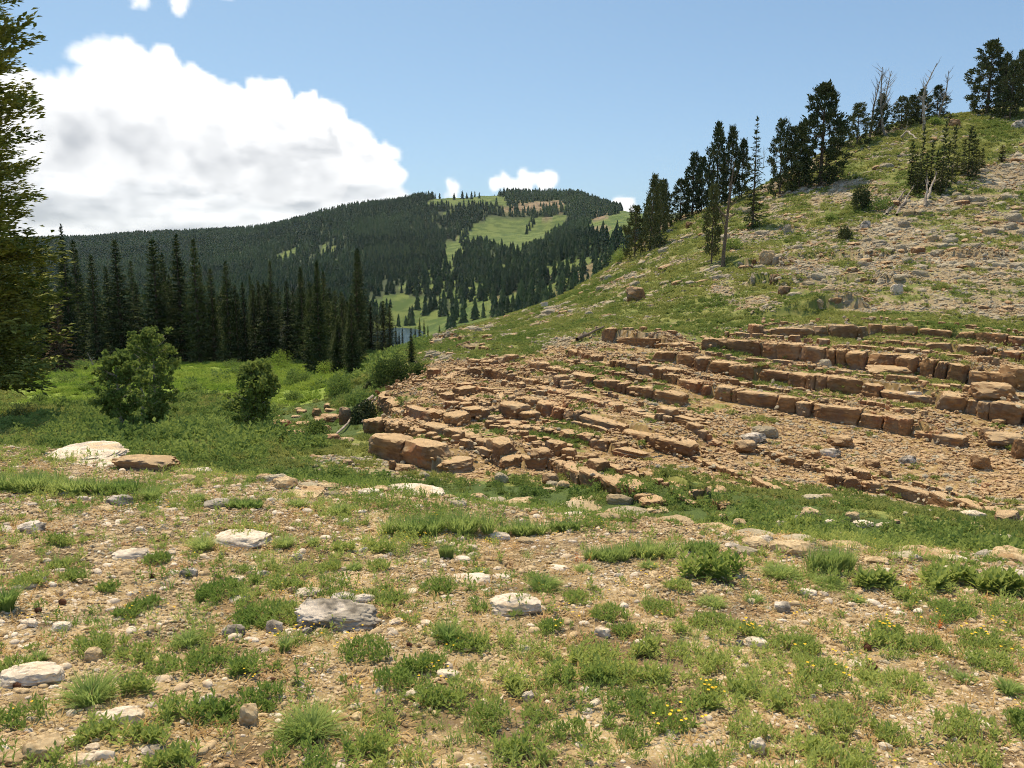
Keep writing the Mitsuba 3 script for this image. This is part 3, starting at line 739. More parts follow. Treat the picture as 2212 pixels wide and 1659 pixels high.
def pine(h, r, seed, bare=0.08, per=6, step=0.42, clump=22, top=0.55, sz=0.46):
    """open ridge pine: rising limbs that carry bunched needles near their ends"""
    rng = np.random.default_rng(seed)
    zs = np.arange(bare * h, h * 0.97, step)
    B, D, L, U, limbs = [], [], [], [], []
    for z in zs:
        t = z / h
        prof = (0.78 + 0.55 * t if t < 0.4 else 1 - ((t - 0.4) / 0.62) ** 1.25) * (1 + 0.2 * math.sin(z * 1.7 + seed)) + 0.06
        n = max(3, int(rng.normal(per, 1)))
        phi = rng.uniform(0, 6.283) + np.arange(n) * 6.283 / n + rng.normal(size=n) * 0.35
        for f in phi:
            ell = r * prof * rng.uniform(0.55, 1.2)
            p0 = np.array([0, 0, z])
            pitch = -0.12 + 0.55 * t + rng.normal() * 0.18
            d = polar_dirs(f, pitch)
            mid, end = p0 + d * ell * 0.6, p0 + d * ell + np.array([0, 0, 0.14 * ell])
            limbs.append([p0, mid, end])
            m = int(1.5 * clump * (0.55 + 0.5 * ell / r))
            u = rng.uniform(0.38, 1.05, m)[:, None]
            c = mid * (1 - u) + end * u + rng.normal(size=(m, 3)) * [0.20, 0.20, 0.12]
            B.append(c)
            D.append(unit(d * 0.8 + np.array([0, 0, 0.55]) + rng.normal(size=(m, 3)) * 0.6))
            L.append(rng.uniform(0.7, 1.2, m) * sz)
            U.append(rng.normal(size=(m, 3)) + [0, 0, 0.8])
    B, D, L, U = map(np.concatenate, (B, D, L, U))
    crown = sprigs(B, D, L, L * 0.42, U)
    trunk = joined(tube([[0, 0, -0.5], [0.03 * h * rng.normal() * 0.3, 0, 0.4 * h], [0, 0, 0.96 * h]], [0.024 * h, 0.015 * h, 0.012], 7), *[tube(q, [0.045, 0.03, 0.012], 4) for q in limbs[::2]])
    return trunk, crown

def snag(h, seed, stems=1, spread=0.14, twist=0.10, limbs=13):
    """bare grey dead tree"""
    rng = np.random.default_rng(seed)
    out = []
    def grow(p, d, ell, rad, level):
        n = 6
        pts, q = [p], p
        for _ in range(n):
            d = unit(d + rng.normal(size=3) * twist + np.array([0, 0, 0.10 if level else 0.05]))
            q = q + d * ell / n
            pts.append(q)
        out.append(tube(pts, np.linspace(rad, rad * 0.22, n + 1), 6 if level == 0 else 4))
        if level < 3:
            for _ in range([limbs, 5, 3][level]):
                u = rng.uniform(0.28 if level == 0 else 0.2, 0.97)
                k = min(int(u * n), n - 1)
                e = unit(unit(rng.normal(size=3)) * [1, 1, 0.35] + d * 0.6 + [0, 0, 0.12])
                grow(pts[k] + (pts[k + 1] - pts[k]) * (u * n - k), e, ell * rng.uniform(0.12, 0.32) * (1.15 - 0.6 * u), rad * (1 - 0.7 * u) * 0.46, level + 1)
    for s in range(stems):
        a = rng.uniform(0, 6.28)
        o = np.array([math.cos(a), math.sin(a), 0]) * spread * (s > 0)
        grow(o * 1.5 + [0, 0, -0.3], unit(np.array([0, 0, 1]) + o * 0.8), h * rng.uniform(0.78, 1) if s else h, 0.014 * h + 0.05, 0)
    return joined(*out)

def aspen(h, r, seed, leaves=3800, lean=(0, 0), leaf=0.115, crown_low=0.28):
    rng = np.random.default_rng(seed)
    n = 7
    zs = np.linspace(-0.3, h * 0.93, n)
    xs = lean[0] * np.maximum(zs / h, 0) ** 1.3 * h + rng.normal(size=n) * 0.04
    ys = lean[1] * (zs / h) * h + rng.normal(size=n) * 0.04
    stem = np.stack([xs, ys, zs], -1)
    parts = [tube(stem, np.linspace(0.020 * h + 0.01, 0.012, n), 7)]
    centres, rad = [], []
    for k in range(60):
        t = rng.uniform(crown_low, 0.98)
        p = np.array([np.interp(t * h, zs, xs), np.interp(t * h, zs, ys), t * h])
        f = rng.uniform(0, 6.283)
        q = (t - crown_low) / (1 - crown_low)
        ell = r * (0.35 + 1.15 * math.sin(math.pi * min(q * 0.85 + 0.16, 1))) * rng.uniform(0.45, 0.98)
        e = p + polar_dirs(f, 0.35 + 0.3 * rng.random()) * ell
        parts.append(tube([p, (p + e) / 2 + [0, 0, -0.05], e], [0.022, 0.014, 0.006], 4))
        for u in (0.55, 0.8, 1.0):
            centres.append(p + (e - p) * u + rng.normal(size=3) * 0.12)
            rad.append(rng.uniform(0.11, 0.28) * r)
    centres, rad = np.array(centres), np.array(rad)
    k = rng.integers(len(centres), size=leaves)
    off = unit(rng.normal(size=(leaves, 3))) * (rng.random((leaves, 1)) ** 0.45)
    c = centres[k] + off * rad[k][:, None] * [1, 1, 0.8]
    crown = sprigs(c, rng.normal(size=(leaves, 3)) + [0, 0, -0.5], leaf * rng.uniform(0.7, 1.2, leaves), leaf * 0.95, rng.normal(size=(leaves, 3)) + [0, 0, 0.6], 0.1)
    return joined(*parts), crown

def bush(h, r, seed, leaves=900, leaf=0.10, stems=9, lumps=26):
    """rounded leafy shrub of many lumps"""
    rng = np.random.default_rng(seed)
    f, e = rng.uniform(0, 6.283, lumps), np.arcsin(rng.uniform(0.02, 1, lumps))
    c = polar_dirs(f, e) * rng.uniform(0.45, 0.85, (lumps, 1)) * [r, r, h]
    k = rng.integers(lumps, size=leaves)
    off = unit(rng.normal(size=(leaves, 3))) * rng.random((leaves, 1)) ** 0.5
    p = c[k] + off * rng.uniform(0.22, 0.42, lumps)[k][:, None] * [r, r, h]
    p[:, 2] = np.maximum(p[:, 2], 0.03)
    crown = sprigs(p, off + rng.normal(size=(leaves, 3)) * 0.7 + [0, 0, 0.4], leaf * rng.uniform(0.7, 1.3, leaves), leaf * 0.62, rng.normal(size=(leaves, 3)) + [0, 0, 0.5], 0.15)
    wood = joined(*[tube([[0, 0, -0.15], q * 0.5 + [0, 0, -0.05 * h], q], [0.025, 0.018, 0.006], 4) for q in c[:stems]])
    return wood, crown

def tuft(h, r, seed, n=60, width=0.005, bend=0.5):
    rng = np.random.default_rng(seed)
    f = rng.uniform(0, 6.283, n)
    q = rng.random(n) ** 0.6
    base = np.stack([np.cos(f) * q * r * 0.35, np.sin(f) * q * r * 0.35, f * 0 - 0.01], -1)
    lean = np.arctan2(r * (0.25 + 0.75 * q), h) * rng.uniform(0.5, 1.25, n)
    return blades(base, polar_dirs(f + rng.normal(size=n) * 0.4, math.pi / 2 - lean), h * rng.uniform(0.55, 1.15, n) / np.cos(lean) ** 0.5, width, bend * rng.uniform(0.2, 1.3, n), rng)

def leaf_mat(h, r, seed, n=160, leaf=0.045, wide=0.28):
    """low mat of short upright narrow leaves in rosettes"""
    rng = np.random.default_rng(seed)
    ros = max(4, n // 9)
    f, q = rng.uniform(0, 6.283, ros), np.sqrt(rng.random(ros))
    lump = 1 - 0.55 * q ** 2
    c = np.stack([np.cos(f) * q * r, np.sin(f) * q * r, lump * h * 0.45], -1)
    k = np.repeat(np.arange(ros), 9)
    m = len(k)
    a = rng.uniform(0, 6.283, m)
    way = polar_dirs(a, rng.uniform(0.35, 1.25, m))
    v = sprigs(c[k] + rng.normal(size=(m, 3)) * [0.012, 0.012, 0.005], way, leaf * rng.uniform(0.7, 1.35, m), leaf * wide, np.array([0, 0, 1.0]) + 0.3 * rng.normal(size=(m, 3)), 0.2)
    stalks = sprigs(np.stack([np.cos(f) * q * r, np.sin(f) * q * r, 0 * f - 0.01], -1), np.array([0, 0, 1.0]) + 0.2 * rng.normal(size=(ros, 3)), lump * h * 0.5 + 0.02, 0.008, rng.normal(size=(ros, 3)))
    return joined(v, stalks)

def herb(h, seed, stems=3, leaf=0.05, wide=0.30):
    """upright leafy stems"""
    rng = np.random.default_rng(seed)
    ms = []
    for _ in range(stems):
        d = unit(np.array([0, 0, 1.0]) + rng.normal(size=3) * [0.25, 0.25, 0])
        b = rng.normal(size=3) * [0.03, 0.03, 0]
        hh = h * rng.uniform(0.6, 1.1)
        n = 9
        u = np.linspace(0.15, 1, n)
        a = np.arange(n) * 2.4 + rng.uniform(0, 6)
        ms.append(sprigs(b + d * (u * hh)[:, None], polar_dirs(a, np.linspace(0.2, 1.1, n)), leaf * (1.25 - 0.5 * u) * rng.uniform(0.8, 1.2, n), leaf * wide, np.array([[0, 0, 1.0]] * n), 0.2))
        ms.append(sprigs(b[None] - [0, 0, 0.01], d[None], hh, 0.007, np.array([[1.0, 0, 0]])))
    return joined(*ms)

def flower_head(seed, n=5, h=0.10, size=0.011, spread=0.05):
    rng = np.random.default_rng(seed)
    ms = []
    for _ in range(n):
        top = np.array([rng.normal() * spread, rng.normal() * spread, h * rng.uniform(0.6, 1.2)])
        a = np.arange(6) * 1.047
        ms.append(sprigs(np.repeat(top[None], 6, 0), polar_dirs(a, np.full(6, 0.35)), size * 1.2, size * 1.0, np.array([[0, 0, 1.0]] * 6), 0.05))
    return joined(*ms)

# ------------------------------------------------------------------ trees standing on the ground
FIR_SHAPES = [(15.0, 1.9, .85), (15.0, 1.35, .8), (15.0, 2.5, .75), (15.0, 1.1, .75), (15.0, 1.7, 1.0), (15.0, 2.1, .6)]
for i, (hh, rr, pw) in enumerate(FIR_SHAPES):
    tk, cr = fir(hh, rr, 300 + i, power=pw, per=11, step=0.27)
    shapes(f'fir_kind_{i}', trunk=ply(tk, 'bark', smooth=True), crown=ply(cr, 'fir_needles'))
tk, cr = fir(14.0, 2.4, 340, power=.7, per=8, step=0.34, ragged=0.45)
shapes('dying_fir_kind', trunk=ply(tk, 'bark', smooth=True), crown=ply(cr, 'dying_needles'))
tk, cr = fir(9.0, 1.5, 341, skirt=0.05, power=1.0, per=8, step=0.34, ragged=0.4, twigs=8)
shapes('ridge_fir_kind', trunk=ply(tk, 'bark', smooth=True), crown=ply(cr, 'pine_needles'))
for i, (hh, rr, bare, cl) in enumerate([(12, 2.7, .04, 26), (9, 1.9, .08, 20), (9, 2.4, .03, 22), (8, 1.5, .12, 18)]):
    tk, cr = pine(hh, rr, 350 + i, bare, clump=cl, per=7 if i == 0 else 6, step=0.36)
    shapes(f'pine_kind_{i}', trunk=ply(tk, 'bark', smooth=True), crown=ply(cr, 'pine_needles'))
tk, cr = fir(4.0, 0.36, 360, skirt=0.02, power=.6, per=6, step=0.17, twigs=6, width=0.35)
shapes('young_fir_kind', trunk=ply(tk, 'bark', smooth=True), crown=ply(cr, 'pine_needles'))

def stand(name, group, x, ytop, ybase, tall, label, category, kin=None, width=None, wide=1.9, depth=None, lean=0.0, seed=0):
    """a tree at the foot seen at (x, ybase), as tall as it reads from there; width narrows or widens the crown"""
    foot = at(x, ybase) if depth is None else point(x, ybase, depth)
    if depth is not None:
        foot[2] = height(foot[0], foot[1])
    if foot[1] > 125 and depth is None:  # the line of sight slips past the crest: it stands on the crest
        foot = point(x, ybase, 92.0)
        foot[2] = height(foot[0], foot[1])
    r = ray(x, ytop)
    top = EYE + r[2] / r[1] * foot[1]
    h = max(top - foot[2], 0.5)
    s = h / tall
    w = s if width is None else (width / FOC * foot[1]) / (2 * wide)
    w = float(np.clip(w, 0.45 * s, 1.9 * s))
    key = numbered(name)
    scene[key] = copy_of(group, frame(foot[0], foot[1], foot[2] - 0.08 * s, seed * 2.39, (w, w, s), (0, lean)))
    tag(key, label, category, kin)
    return foot

# conifers at the far edge of the meadow: x, top, foot (or depth), crown width in the enlarged picture
EDGE = [(440, 255, 1085, 100, 4, None), (505, 350, 1100, 125, 0, None), (600, 445, 1060, 85, 3, None), (300, 385, 1060, 150, 2, None), (750, 350, 1072, 170, 0, None), (975, 345, 1092, 195, 2, None),
        (1115, 318, 1062, 125, 1, None), (1220, 345, 1110, 135, 0, None), (1310, 525, 1108, 80, 3, None), (1405, 480, 1112, 100, 1, None), (1452, 625, 1110, 60, 3, None), (1500, 610, 1106, 60, 3, None),
        (1560, 622, 1100, 60, 3, None), (1592, 600, 1098, 65, 1, None), (1645, 640, 1110, 130, 5, None), (1668, 478, 1085, 95, 4, None), (1762, 600, 1102, 80, 1, None), (1850, 515, 1112, 110, 0, None),
        (1905, 650, 1172, 95, 5, None), (1950, 478, 1150, 105, 4, None), (1985, 545, 1120, 70, 3, None), (2052, 660, 1150, 66, 3, None), (2090, 668, 1130, 60, 3, None), (2062, 830, 1165, 80, 1, None), (2150, 690, 1170, 90, 5, None), (2185, 418, 1150, 105, 4, None)]
EDGE_LABELS = {0: 'slender fir whose tip stands highest at the left end of the stand', 4: 'broad dark fir rising behind the tall leafy aspen, first of the wide ones', 5: 'broad paler grey green fir directly above the tallest aspen',
               6: 'tall pointed fir just right of the paler broad one', 7: 'tall fir with a forked shaggy flank right of the pointed fir', 14: 'low wide fir at the meadow edge with its pale stem showing',
               25: 'tallest spire of the stand towards the lake gap'}
ORD = 'first second third fourth fifth sixth seventh eighth ninth tenth eleventh twelfth thirteenth fourteenth fifteenth sixteenth seventeenth eighteenth nineteenth twentieth twenty-first twenty-second twenty-third twenty-fourth twenty-fifth twenty-sixth twenty-seventh twenty-eighth twenty-ninth thirtieth thirty-first thirty-second thirty-third thirty-fourth thirty-fifth thirty-sixth thirty-seventh thirty-eighth thirty-ninth fortieth'.split()
edge_order = []
for i, (x, yt, yb, w, k, dp) in enumerate(EDGE):
    X, YT = q4(x, yt)
    _, YB = q4(x, yb)
    lab = EDGE_LABELS.get(i)
    edge_order.append((X, YB - YT, 'fir_tree' + (f'_{used["fir_tree"] + 1:03d}' if 'fir_tree' in used else '')))
    stand('fir_tree', f'fir_kind_{k}', X, YT, YB, 15.0, lab or 'dark narrow fir in the stand along the far edge of the meadow', 'fir tree', None if lab else 'firs along the meadow edge', w * .54, FIR_SHAPES[k][1], seed=i)
EDGE2 = [(80, 80, 650, 85, 1), (180, 40, 735, 105, 0), (300, 370, 725, 90, 5), (378, 262, 745, 100, 4), (425, -40, 600, 90, 1), (490, 300, 600, 60, 3), (568, 280, 590, 66, 3), (605, 300, 595, 60, 1), (235, 230, 620, 60, 3), (330, 330, 640, 60, 3), (130, 200, 700, 80, 1), (30, 200, 660, 80, 5)]
for i, (x, yt, yb, w, k) in enumerate(EDGE2):
    X, YT = q5(x, yt)
    _, YB = q5(x, yb)
    edge_order.append((X, YB - YT, f'fir_tree_{used["fir_tree"] + 1:03d}'))
    stand('fir_tree', f'fir_kind_{k}', X, YT, YB, 15.0, 'dark narrow fir in the stand along the far edge of the meadow', 'fir tree', 'firs along the meadow edge', w * .52, FIR_SHAPES[k][1], seed=i + 40)
for n, (X, hh, key) in enumerate(sorted(edge_order)):
    if 'group' in labels[key]:
        labels[key]['label'] = ('tall' if hh > 235 else 'middling' if hh > 175 else 'short') + f' dark fir at the meadow edge, {ORD[n]} along the front row from the left'
X, YB = q5(735, 690)
stand('fir_tree', 'fir_kind_0', X, q5(0, 445)[1], YB - 4, 15.0, 'small lone fir standing clear of the stand beside the round bush', 'fir tree', None, 75 * .3551, 1.9, seed=9)
for i, (x, yt, w) in enumerate([(785, 385, 34), (812, 400, 30), (640, 430, 36), (680, 440, 28), (660, 470, 30), (905, 430, 30), (758, 440, 30), (835, 430, 24)]):
    X, YT = q5(x, yt)
    stand('fir_tree', f'fir_kind_{i % 2 * 2 + 1}', X, YT, 752, 15.0, f'small dark fir before the lake water, {ORD[int(np.argsort(np.argsort([785, 812, 640, 680, 660, 905, 758, 835]))[i])]} from the left of its row', 'fir tree', 'small firs before the lake', w * .3551, 1.3, depth=110, seed=i + 60)
rngt = np.random.default_rng(77)
for i in range(46):  # deeper rows of the same stand
    x = rngt.uniform(60, 842)
    d = rngt.uniform(98, 150)
    top = np.interp(x, [60, 150, 260, 420, 480, 600, 690, 760, 842], [560, 530, 560, 560, 600, 620, 610, 640, 680]) + rngt.uniform(-20, 50)
    stand('fir_tree', f'fir_kind_{rngt.integers(6)}', x, top, 785, 15.0, 'dark fir in the back rows of the stand behind the meadow', 'fir tree', 'firs in the back rows', rngt.uniform(34, 58), 1.6, depth=d, seed=i + 80)
X, YT = q4(380, 690)
stand('fir_tree', 'dying_fir_kind', X, YT, q4(0, 1172)[1], 14.0, 'reddish brown dying fir with a broad skirt at the left of the meadow', 'fir tree', None, 190 * .3551, 2.4, seed=3)
for x, yt, yb, sd in [(580, 1010, 1140, 3), (1085, 760, 1060, 4), (1690, 560, 1090, 6), (372, 330, 1060, 8)]:
    X, YT = q4(x, yt)
    foot = at(X, q4(0, yb)[1])
    h = (EYE + ray(X, YT)[2] / ray(X, YT)[1] * foot[1]) - foot[2]
    key = numbered('dead_tree')
    scene[key] = put(ply(snag(h, sd, 1), 'dead_wood', smooth=True), frame(*foot))
    tag(key, {3: 'short broken dead stub left of the tall aspen', 4: 'bare grey dead fir tangled between the dark firs', 6: 'thin bare dead pole among the firs', 8: 'bare dead pole behind the reddish fir'}[sd], 'dead tree')

# ridge pines on the right: x, top, foot, width, kind
RIDGE = [(20, 1095, 1400, 80, 1, 'pine at the lower end of the ridge row'), (120, 1090, 1345, 125, 2, 'low bushy pine at the start of the ridge row'), (195, 930, 1318, 110, 1, 'slim forked pine second up the ridge row'),
         (248, 948, 1305, 85, 3, 'thin pine close behind the slim forked one'), (340, 748, 1200, 120, 1, 'tall dark pine with a full rounded top, taller of a close pair'), (425, 770, 1185, 110, 1, 'pine with drooping side boughs, shorter of a close pair'),
         (500, 838, 1060, 75, 3, 'small narrow pine in the gap beside the spruce'), (725, 725, 1185, 135, 2, 'dense pine with a leaning pointed top below the big pine'), (790, 770, 1160, 110, 2, 'bushy pine wedged against the big pine'), (840, 748, 1155, 100, 1, 'ragged pine touching the big pine'),
         (970, 490, 1128, 250, 0, 'biggest pine on the ridge with a broad full crown'), (1080, 730, 912, 80, 3, 'small pine just above the biggest pine'), (1195, 628, 895, 140, 2, 'bushy pine below the triple dead tree'),
         (1335, 570, 835, 90, 1, 'green pine growing behind the triple dead tree'), (1462, 588, 785, 120, 2, 'spreading pine above the triple dead tree'), (1522, 580, 765, 85, 1, 'thin pine between the spreading pine and the tall dead tree'), (1585, 540, 755, 90, 1, 'pine half hidden by the tall dead tree'),
         (1680, 520, 720, 105, 2, 'pine around the stem of the forked dead tree'), (1985, 235, 695, 195, 0, 'tall wide pine near the top corner of the ridge'), (2080, 315, 705, 85, 3, 'thin dark pine beside the tall wide one'), (2125, 370, 722, 120, 1, 'dense pine standing lower in front of the top group'),
         (2165, 298, 705, 60, 3, 'narrow pointed pine in the top group'), (2205, 365, 640, 80, 1, 'pine cut by the edge of the view at the top of the ridge')]
for i, (x, yt, yb, w, k, lab) in enumerate(RIDGE):
    X, YT = q3(x, yt)
    _, YB = q3(x, yb)
    stand('pine_tree', f'pine_kind_{k}', X, YT, YB, [12, 9, 9, 8][k], lab, 'pine tree', None, w * .3551, [2.7, 1.9, 2.4, 1.5][k], seed=i)
for i, (x, yt, yb, w, k, lab) in enumerate([(1960, 1065, 1530, 105, 1, 'leaning pine with a thin crown, first on the lower ridge'), (2022, 1095, 1440, 95, 1, 'upright pine with shelf like boughs on the lower ridge'), (1870, 1250, 1570, 125, 2, 'dark low bushy pine at the lower end of the ridge')]):
    X, YT = q2(x, yt)
    _, YB = q2(x, yb)
    stand('pine_tree', f'pine_kind_{k}', X, YT, YB, [12, 9, 9, 8][k], lab, 'pine tree', None, w * .3551, [2.7, 1.9, 2.4, 1.5][k], lean=0.05 if i == 0 else 0, seed=i + 30)
X, YT = q3(560, 708)
stand('spruce_tree', 'ridge_fir_kind', X, YT, q3(0, 1385)[1], 9.0, 'tall pointed spruce standing forward of the ridge pines', 'spruce tree', None, 160 * .3551, 1.5, seed=2)
X, YT = q3(310, 1110)
stand('pine_tree', 'pine_kind_3', X, YT, q3(0, 1605)[1], 8.0, 'thin dark pine beside the half dead stem low on the slope', 'pine tree', None, 95 * .3551, 1.5, seed=5)
stand('fir_tree', 'young_fir_kind', *q3(1760, 690), q3(0, 752)[1], 4.0, 'tiny fir alone on the skyline', 'fir tree', None, 36 * .3551, .42)
stand('fir_tree', 'young_fir_kind', *q3(2075, 885), q3(0, 992)[1], 4.0, 'small dark fir alone on the rubble', 'fir tree', None, 52 * .3551, .42)
stand('fir_tree', 'young_fir_kind', *q3(2012, 690), q3(0, 738)[1], 4.0, 'small fir in front of the tall wide pine', 'fir tree', None, 55 * .3551, .42)
for i, (x, yt, yb, w) in enumerate([(1520, 870, 1130, 55), (1545, 930, 1150, 50), (1580, 770, 1140, 40), (1610, 930, 1160, 60), (1640, 860, 1150, 45), (1675, 920, 1160, 55), (1710, 740, 1160, 55), (1740, 860, 1140, 50), (1772, 770, 1110, 50), (1560, 990, 1190, 60), (1700, 980, 1180, 60),
                                    (1840, 850, 1060, 50), (1868, 770, 1085, 60), (1890, 800, 1090, 45), (1912, 850, 1075, 50), (1930, 920, 1050, 40), (1955, 900, 1025, 40), (1805, 930, 1050, 45)]):
    X, YT = q3(x, yt)
    stand('fir_tree', 'young_fir_kind', X, YT, q3(0, yb)[1], 4.0, 'thin young fir in the tight clump above the deadwood' if i < 11 else 'thin young fir in the smaller clump above the rubble', 'fir tree', 'young firs in the large clump' if i < 11 else 'young firs in the small clump', w * .24, .36, seed=i)
for part, count in (('in the tight clump above the deadwood', 11), ('in the smaller clump above the rubble', 7)):
    row = sorted(((T4(scene[k]['to_world']).matrix[0, 3] / T4(scene[k]['to_world']).matrix[1, 3], k) for k in labels if labels[k].get('label', '').endswith(part)), key=lambda q: float(q[0]))
    for n, (_, k) in enumerate(row):
        labels[k]['label'] = f'thin young fir, {ORD[n]} from the left {part}'
# standing dead trees
for x, yt, yb, stems, sd, lab in [(1270, 412, 850, 1, 11, 'bare grey dead tree with hooked side twigs, first of three close stems'), (1315, 410, 835, 1, 12, 'bare dead stem in the middle of the three'), (1372, 380, 830, 1, 13, 'bare dead stem with curving limbs, last of three close stems'),
                                  (1602, 358, 795, 1, 14, 'tall lone dead tree with a forked top'), (1688, 415, 725, 1, 15, 'dead forked top above a living pine'), (380, 955, 1625, 1, 16, 'tall half dead stem low on the slope, bare on one side'), (630, 880, 1020, 1, 18, 'thin dead pole behind the spruce')]:
    X, YT = q3(x, yt)
    foot = at(X, q3(0, yb)[1])
    r_ = ray(X, YT)
    h = EYE + r_[2] / r_[1] * foot[1] - foot[2]
    key = numbered('dead_tree')
    scene[key] = put(ply(snag(h, sd, stems, limbs=20 if sd != 16 else 12, twist=0.10 if sd != 16 else 0.03), 'dead_wood' if sd != 16 else 'bark', smooth=True), frame(*foot))
    tag(key, lab, 'dead tree')
# fallen and broken wood
def timber(lab, pts, rad, look='dead_wood', lift=0.25, seed=0, name='dead_log', cat='log'):
    w = at(np.array([p[0] for p in pts]), np.array([p[1] for p in pts]))
    w = w + np.array([[0, 0, p[2] if len(p) > 2 else lift] for p in pts])
    n = 10
    t = np.linspace(0, len(w) - 1, n)
    q = np.stack([np.interp(t, np.arange(len(w)), w[:, k]) for k in range(3)], -1)
    rng = np.random.default_rng(seed)
    q += rng.normal(size=q.shape) * rad * 0.25
    ms = [tube(q, np.linspace(rad, rad * 0.45, n) * rng.uniform(0.85, 1.15, n), 7)]
    for k in range(4):
        i = rng.integers(2, n - 1)
        ms.append(tube([q[i], q[i] + rng.normal(size=3) * rad * 3 + [0, 0, rad * 2]], [rad * 0.35, rad * 0.1], 4))
    key = numbered(name)
    scene[key] = ply(joined(*ms), look, smooth=True)
    tag(key, lab, cat)
timber('weathered grey log lying across the slope above the ledges', [(*q5(1740, 535), .15), (*q5(1800, 515), .25), (*q5(1905, 462), .2)], 0.11, 'bark', seed=1)
timber('fallen pale trunk slanting down from the young firs', [(*q3(1375, 1310), .1), (*q3(1490, 1180), .3)], 0.13, seed=2)
timber('second fallen trunk slanting beside the first', [(*q3(1430, 1315), .1), (*q3(1560, 1120), .3)], 0.11, seed=3)
timber('white broken stump wood leaning below the young firs', [(*q3(1608, 1258), .0), (*q3(1616, 1230), 1.9)], 0.12, seed=4)
timber('pale split branch leaning out of the young firs', [(*q3(1615, 1235), .0), (*q3(1672, 1170), 1.7)], 0.13, seed=5)
timber('short pale limb beside the split branch', [(*q3(1640, 1200), .1), (*q3(1676, 1225), .1)], 0.08, seed=6)
timber('pale broken log jutting from the grass near the skyline', [(*q3(1465, 850), .3), (*q3(1500, 850), .9), (*q3(1560, 880), .6)], 0.15, seed=7)

# near spruce at the left edge of the view
foot = point(-42, 905, 36.0)
foot[2] = height(foot[0], foot[1])
tk, cr = fir(27.0, 5.0, 400, skirt=0.07, droop=-0.16, jitter=0.14, step=0.42, per=13, twigs=40, fine=5, power=.62, width=0.36, ragged=0.45, reach=0.075, low=0.55)
scene['spruce_tree_near__trunk'.replace('_near', '_001')] = put(ply(tk, 'bark', smooth=True), frame(*foot))
scene['spruce_tree_001__crown'] = put(ply(cr, 'spruce_needles'), frame(*foot))
tag('spruce_tree_001', 'large spruce cut by the left edge of the view with yellow green sunlit boughs', 'spruce tree')

# aspens in the meadow
for x, yt, yb, w, lean, sd, n, lab in [(960, 905, 1520, 290, (0.02, 0), 1, 6500, 'tallest aspen with a full green crown in the middle of the meadow'), (745, 1055, 1590, 260, (-0.01, 0), 2, 4200, 'pale stemmed aspen left of the tallest one'),
                                       (1555, 1130, 1580, 255, (0.16, 0), 3, 4600, 'lone leaning aspen with a round crown and bare lower stem'), (870, 930, 1460, 120, (-0.04, 0), 4, 2200, 'slim aspen pressed against the tallest one')]:
    X, YT = q4(x, yt)
    foot = at(X - lean[0] * 90, q4(0, yb)[1])
    r_ = ray(X, YT)
    h = EYE + r_[2] / r_[1] * foot[1] - foot[2]
    tk, cr = aspen(h, w * .3551 / FOC * foot[1] / 2 * 0.98, 410 + sd, int(n * 1.15), lean, crown_low=0.28 if sd == 3 else 0.12)
    key = numbered('aspen_tree')
    scene[key + '__trunk'] = put(ply(tk, 'aspen_bark', smooth=True), frame(*foot))
    scene[key + '__crown'] = put(ply(cr, 'aspen_leaf'), frame(*foot))
    tag(key, lab, 'aspen tree')

# single shrubs: picture position of the foot, width, height, look
def shrub(X, YB, w, h, lab, look='shrub_leaf', seed=0, leaves=2200, leaf=0.11, kin=None, depth=None):
    foot = at(X, YB)
    d = foot[1]
    wd, cr = bush(h / FOC * d, w / FOC * d / 2, 430 + seed, leaves, leaf, lumps=34)
    key = numbered('shrub')
    scene[key + '__stems'] = put(ply(wd, 'bark', smooth=True), frame(*foot))
    scene[key + '__foliage'] = put(ply(cr, look), frame(*foot))
    tag(key, lab, 'shrub', kin)
shrub(*q5(625, 800), 95, 82, 'big round dark green bush between the meadow and the outcrop', 'dark_leaf', seed=1, leaves=4500)
shrub(*q5(775, 735), 40, 28, 'low bush right of the big round bush', 'dark_leaf', seed=2, leaves=900)
shrub(*q5(300, 860), 70, 52, 'bluish willow bush in front of the fir stand', seed=3, leaves=1800)
shrub(*q5(40, 800), 60, 45, 'green bush at the foot of the firs', seed=4, leaves=1500)
shrub(*q4(1700, 1130), 70, 40, 'pale yellow green bush at the foot of the firs', 'meadow_leaf', 5, 1500)
shrub(*q4(1800, 1190), 55, 30, 'smaller pale bush near the foot of the firs', 'meadow_leaf', 6, 1000)
shrub(*q4(1775, 1225), 26, 34, 'small upright bush in the sunny grass', seed=7, leaves=700)
shrub(*q4(1985, 1180), 60, 36, 'pale bush under the tallest spire', 'meadow_leaf', 8, 1200)
shrub(*q4(1420, 1130), 70, 18, 'greyish low bush under the stand', seed=9, leaves=900)
shrub(*q4(1830, 1620), 90, 34, 'leafy bush in the grass near the red slabs', seed=10, leaves=1500, leaf=0.08)
shrub(*q3(1220, 1275), 46, 58, 'olive juniper bush alone on the slope', 'pine_needles', 11, 1800, 0.16)
shrub(*q3(1118, 1458), 34, 30, 'small dark juniper on the rubble', 'pine_needles', 12, 900, 0.14)
shrub(*q3(1670, 760), 36, 18, 'low round bush on the skyline beside the tall dead tree', 'shrub_leaf', 13, 900, 0.16)
shrub(*q3(440, 1520), 50, 30, 'leafy bush under the half dead stem', 'shrub_leaf', 14, 1000, 0.14)
shrub(*q3(800, 1160), 50, 22, 'pale bush under the bushy pines', 'hill_leaf', 15, 900, 0.16)
shrub(*q2(1790, 1590), 55, 32, 'green bush under the lowest ridge pine', 'shrub_leaf', 16, 1200, 0.16)
shrub(*q2(2010, 1510), 60, 38, 'dark bush in the shade of the lower ridge pines', 'pine_needles', 17, 1200, 0.18)
shrub(*q3(1040, 1340), 30, 16, 'small green bush on the grassy strip', 'shrub_leaf', 18, 500, 0.14)
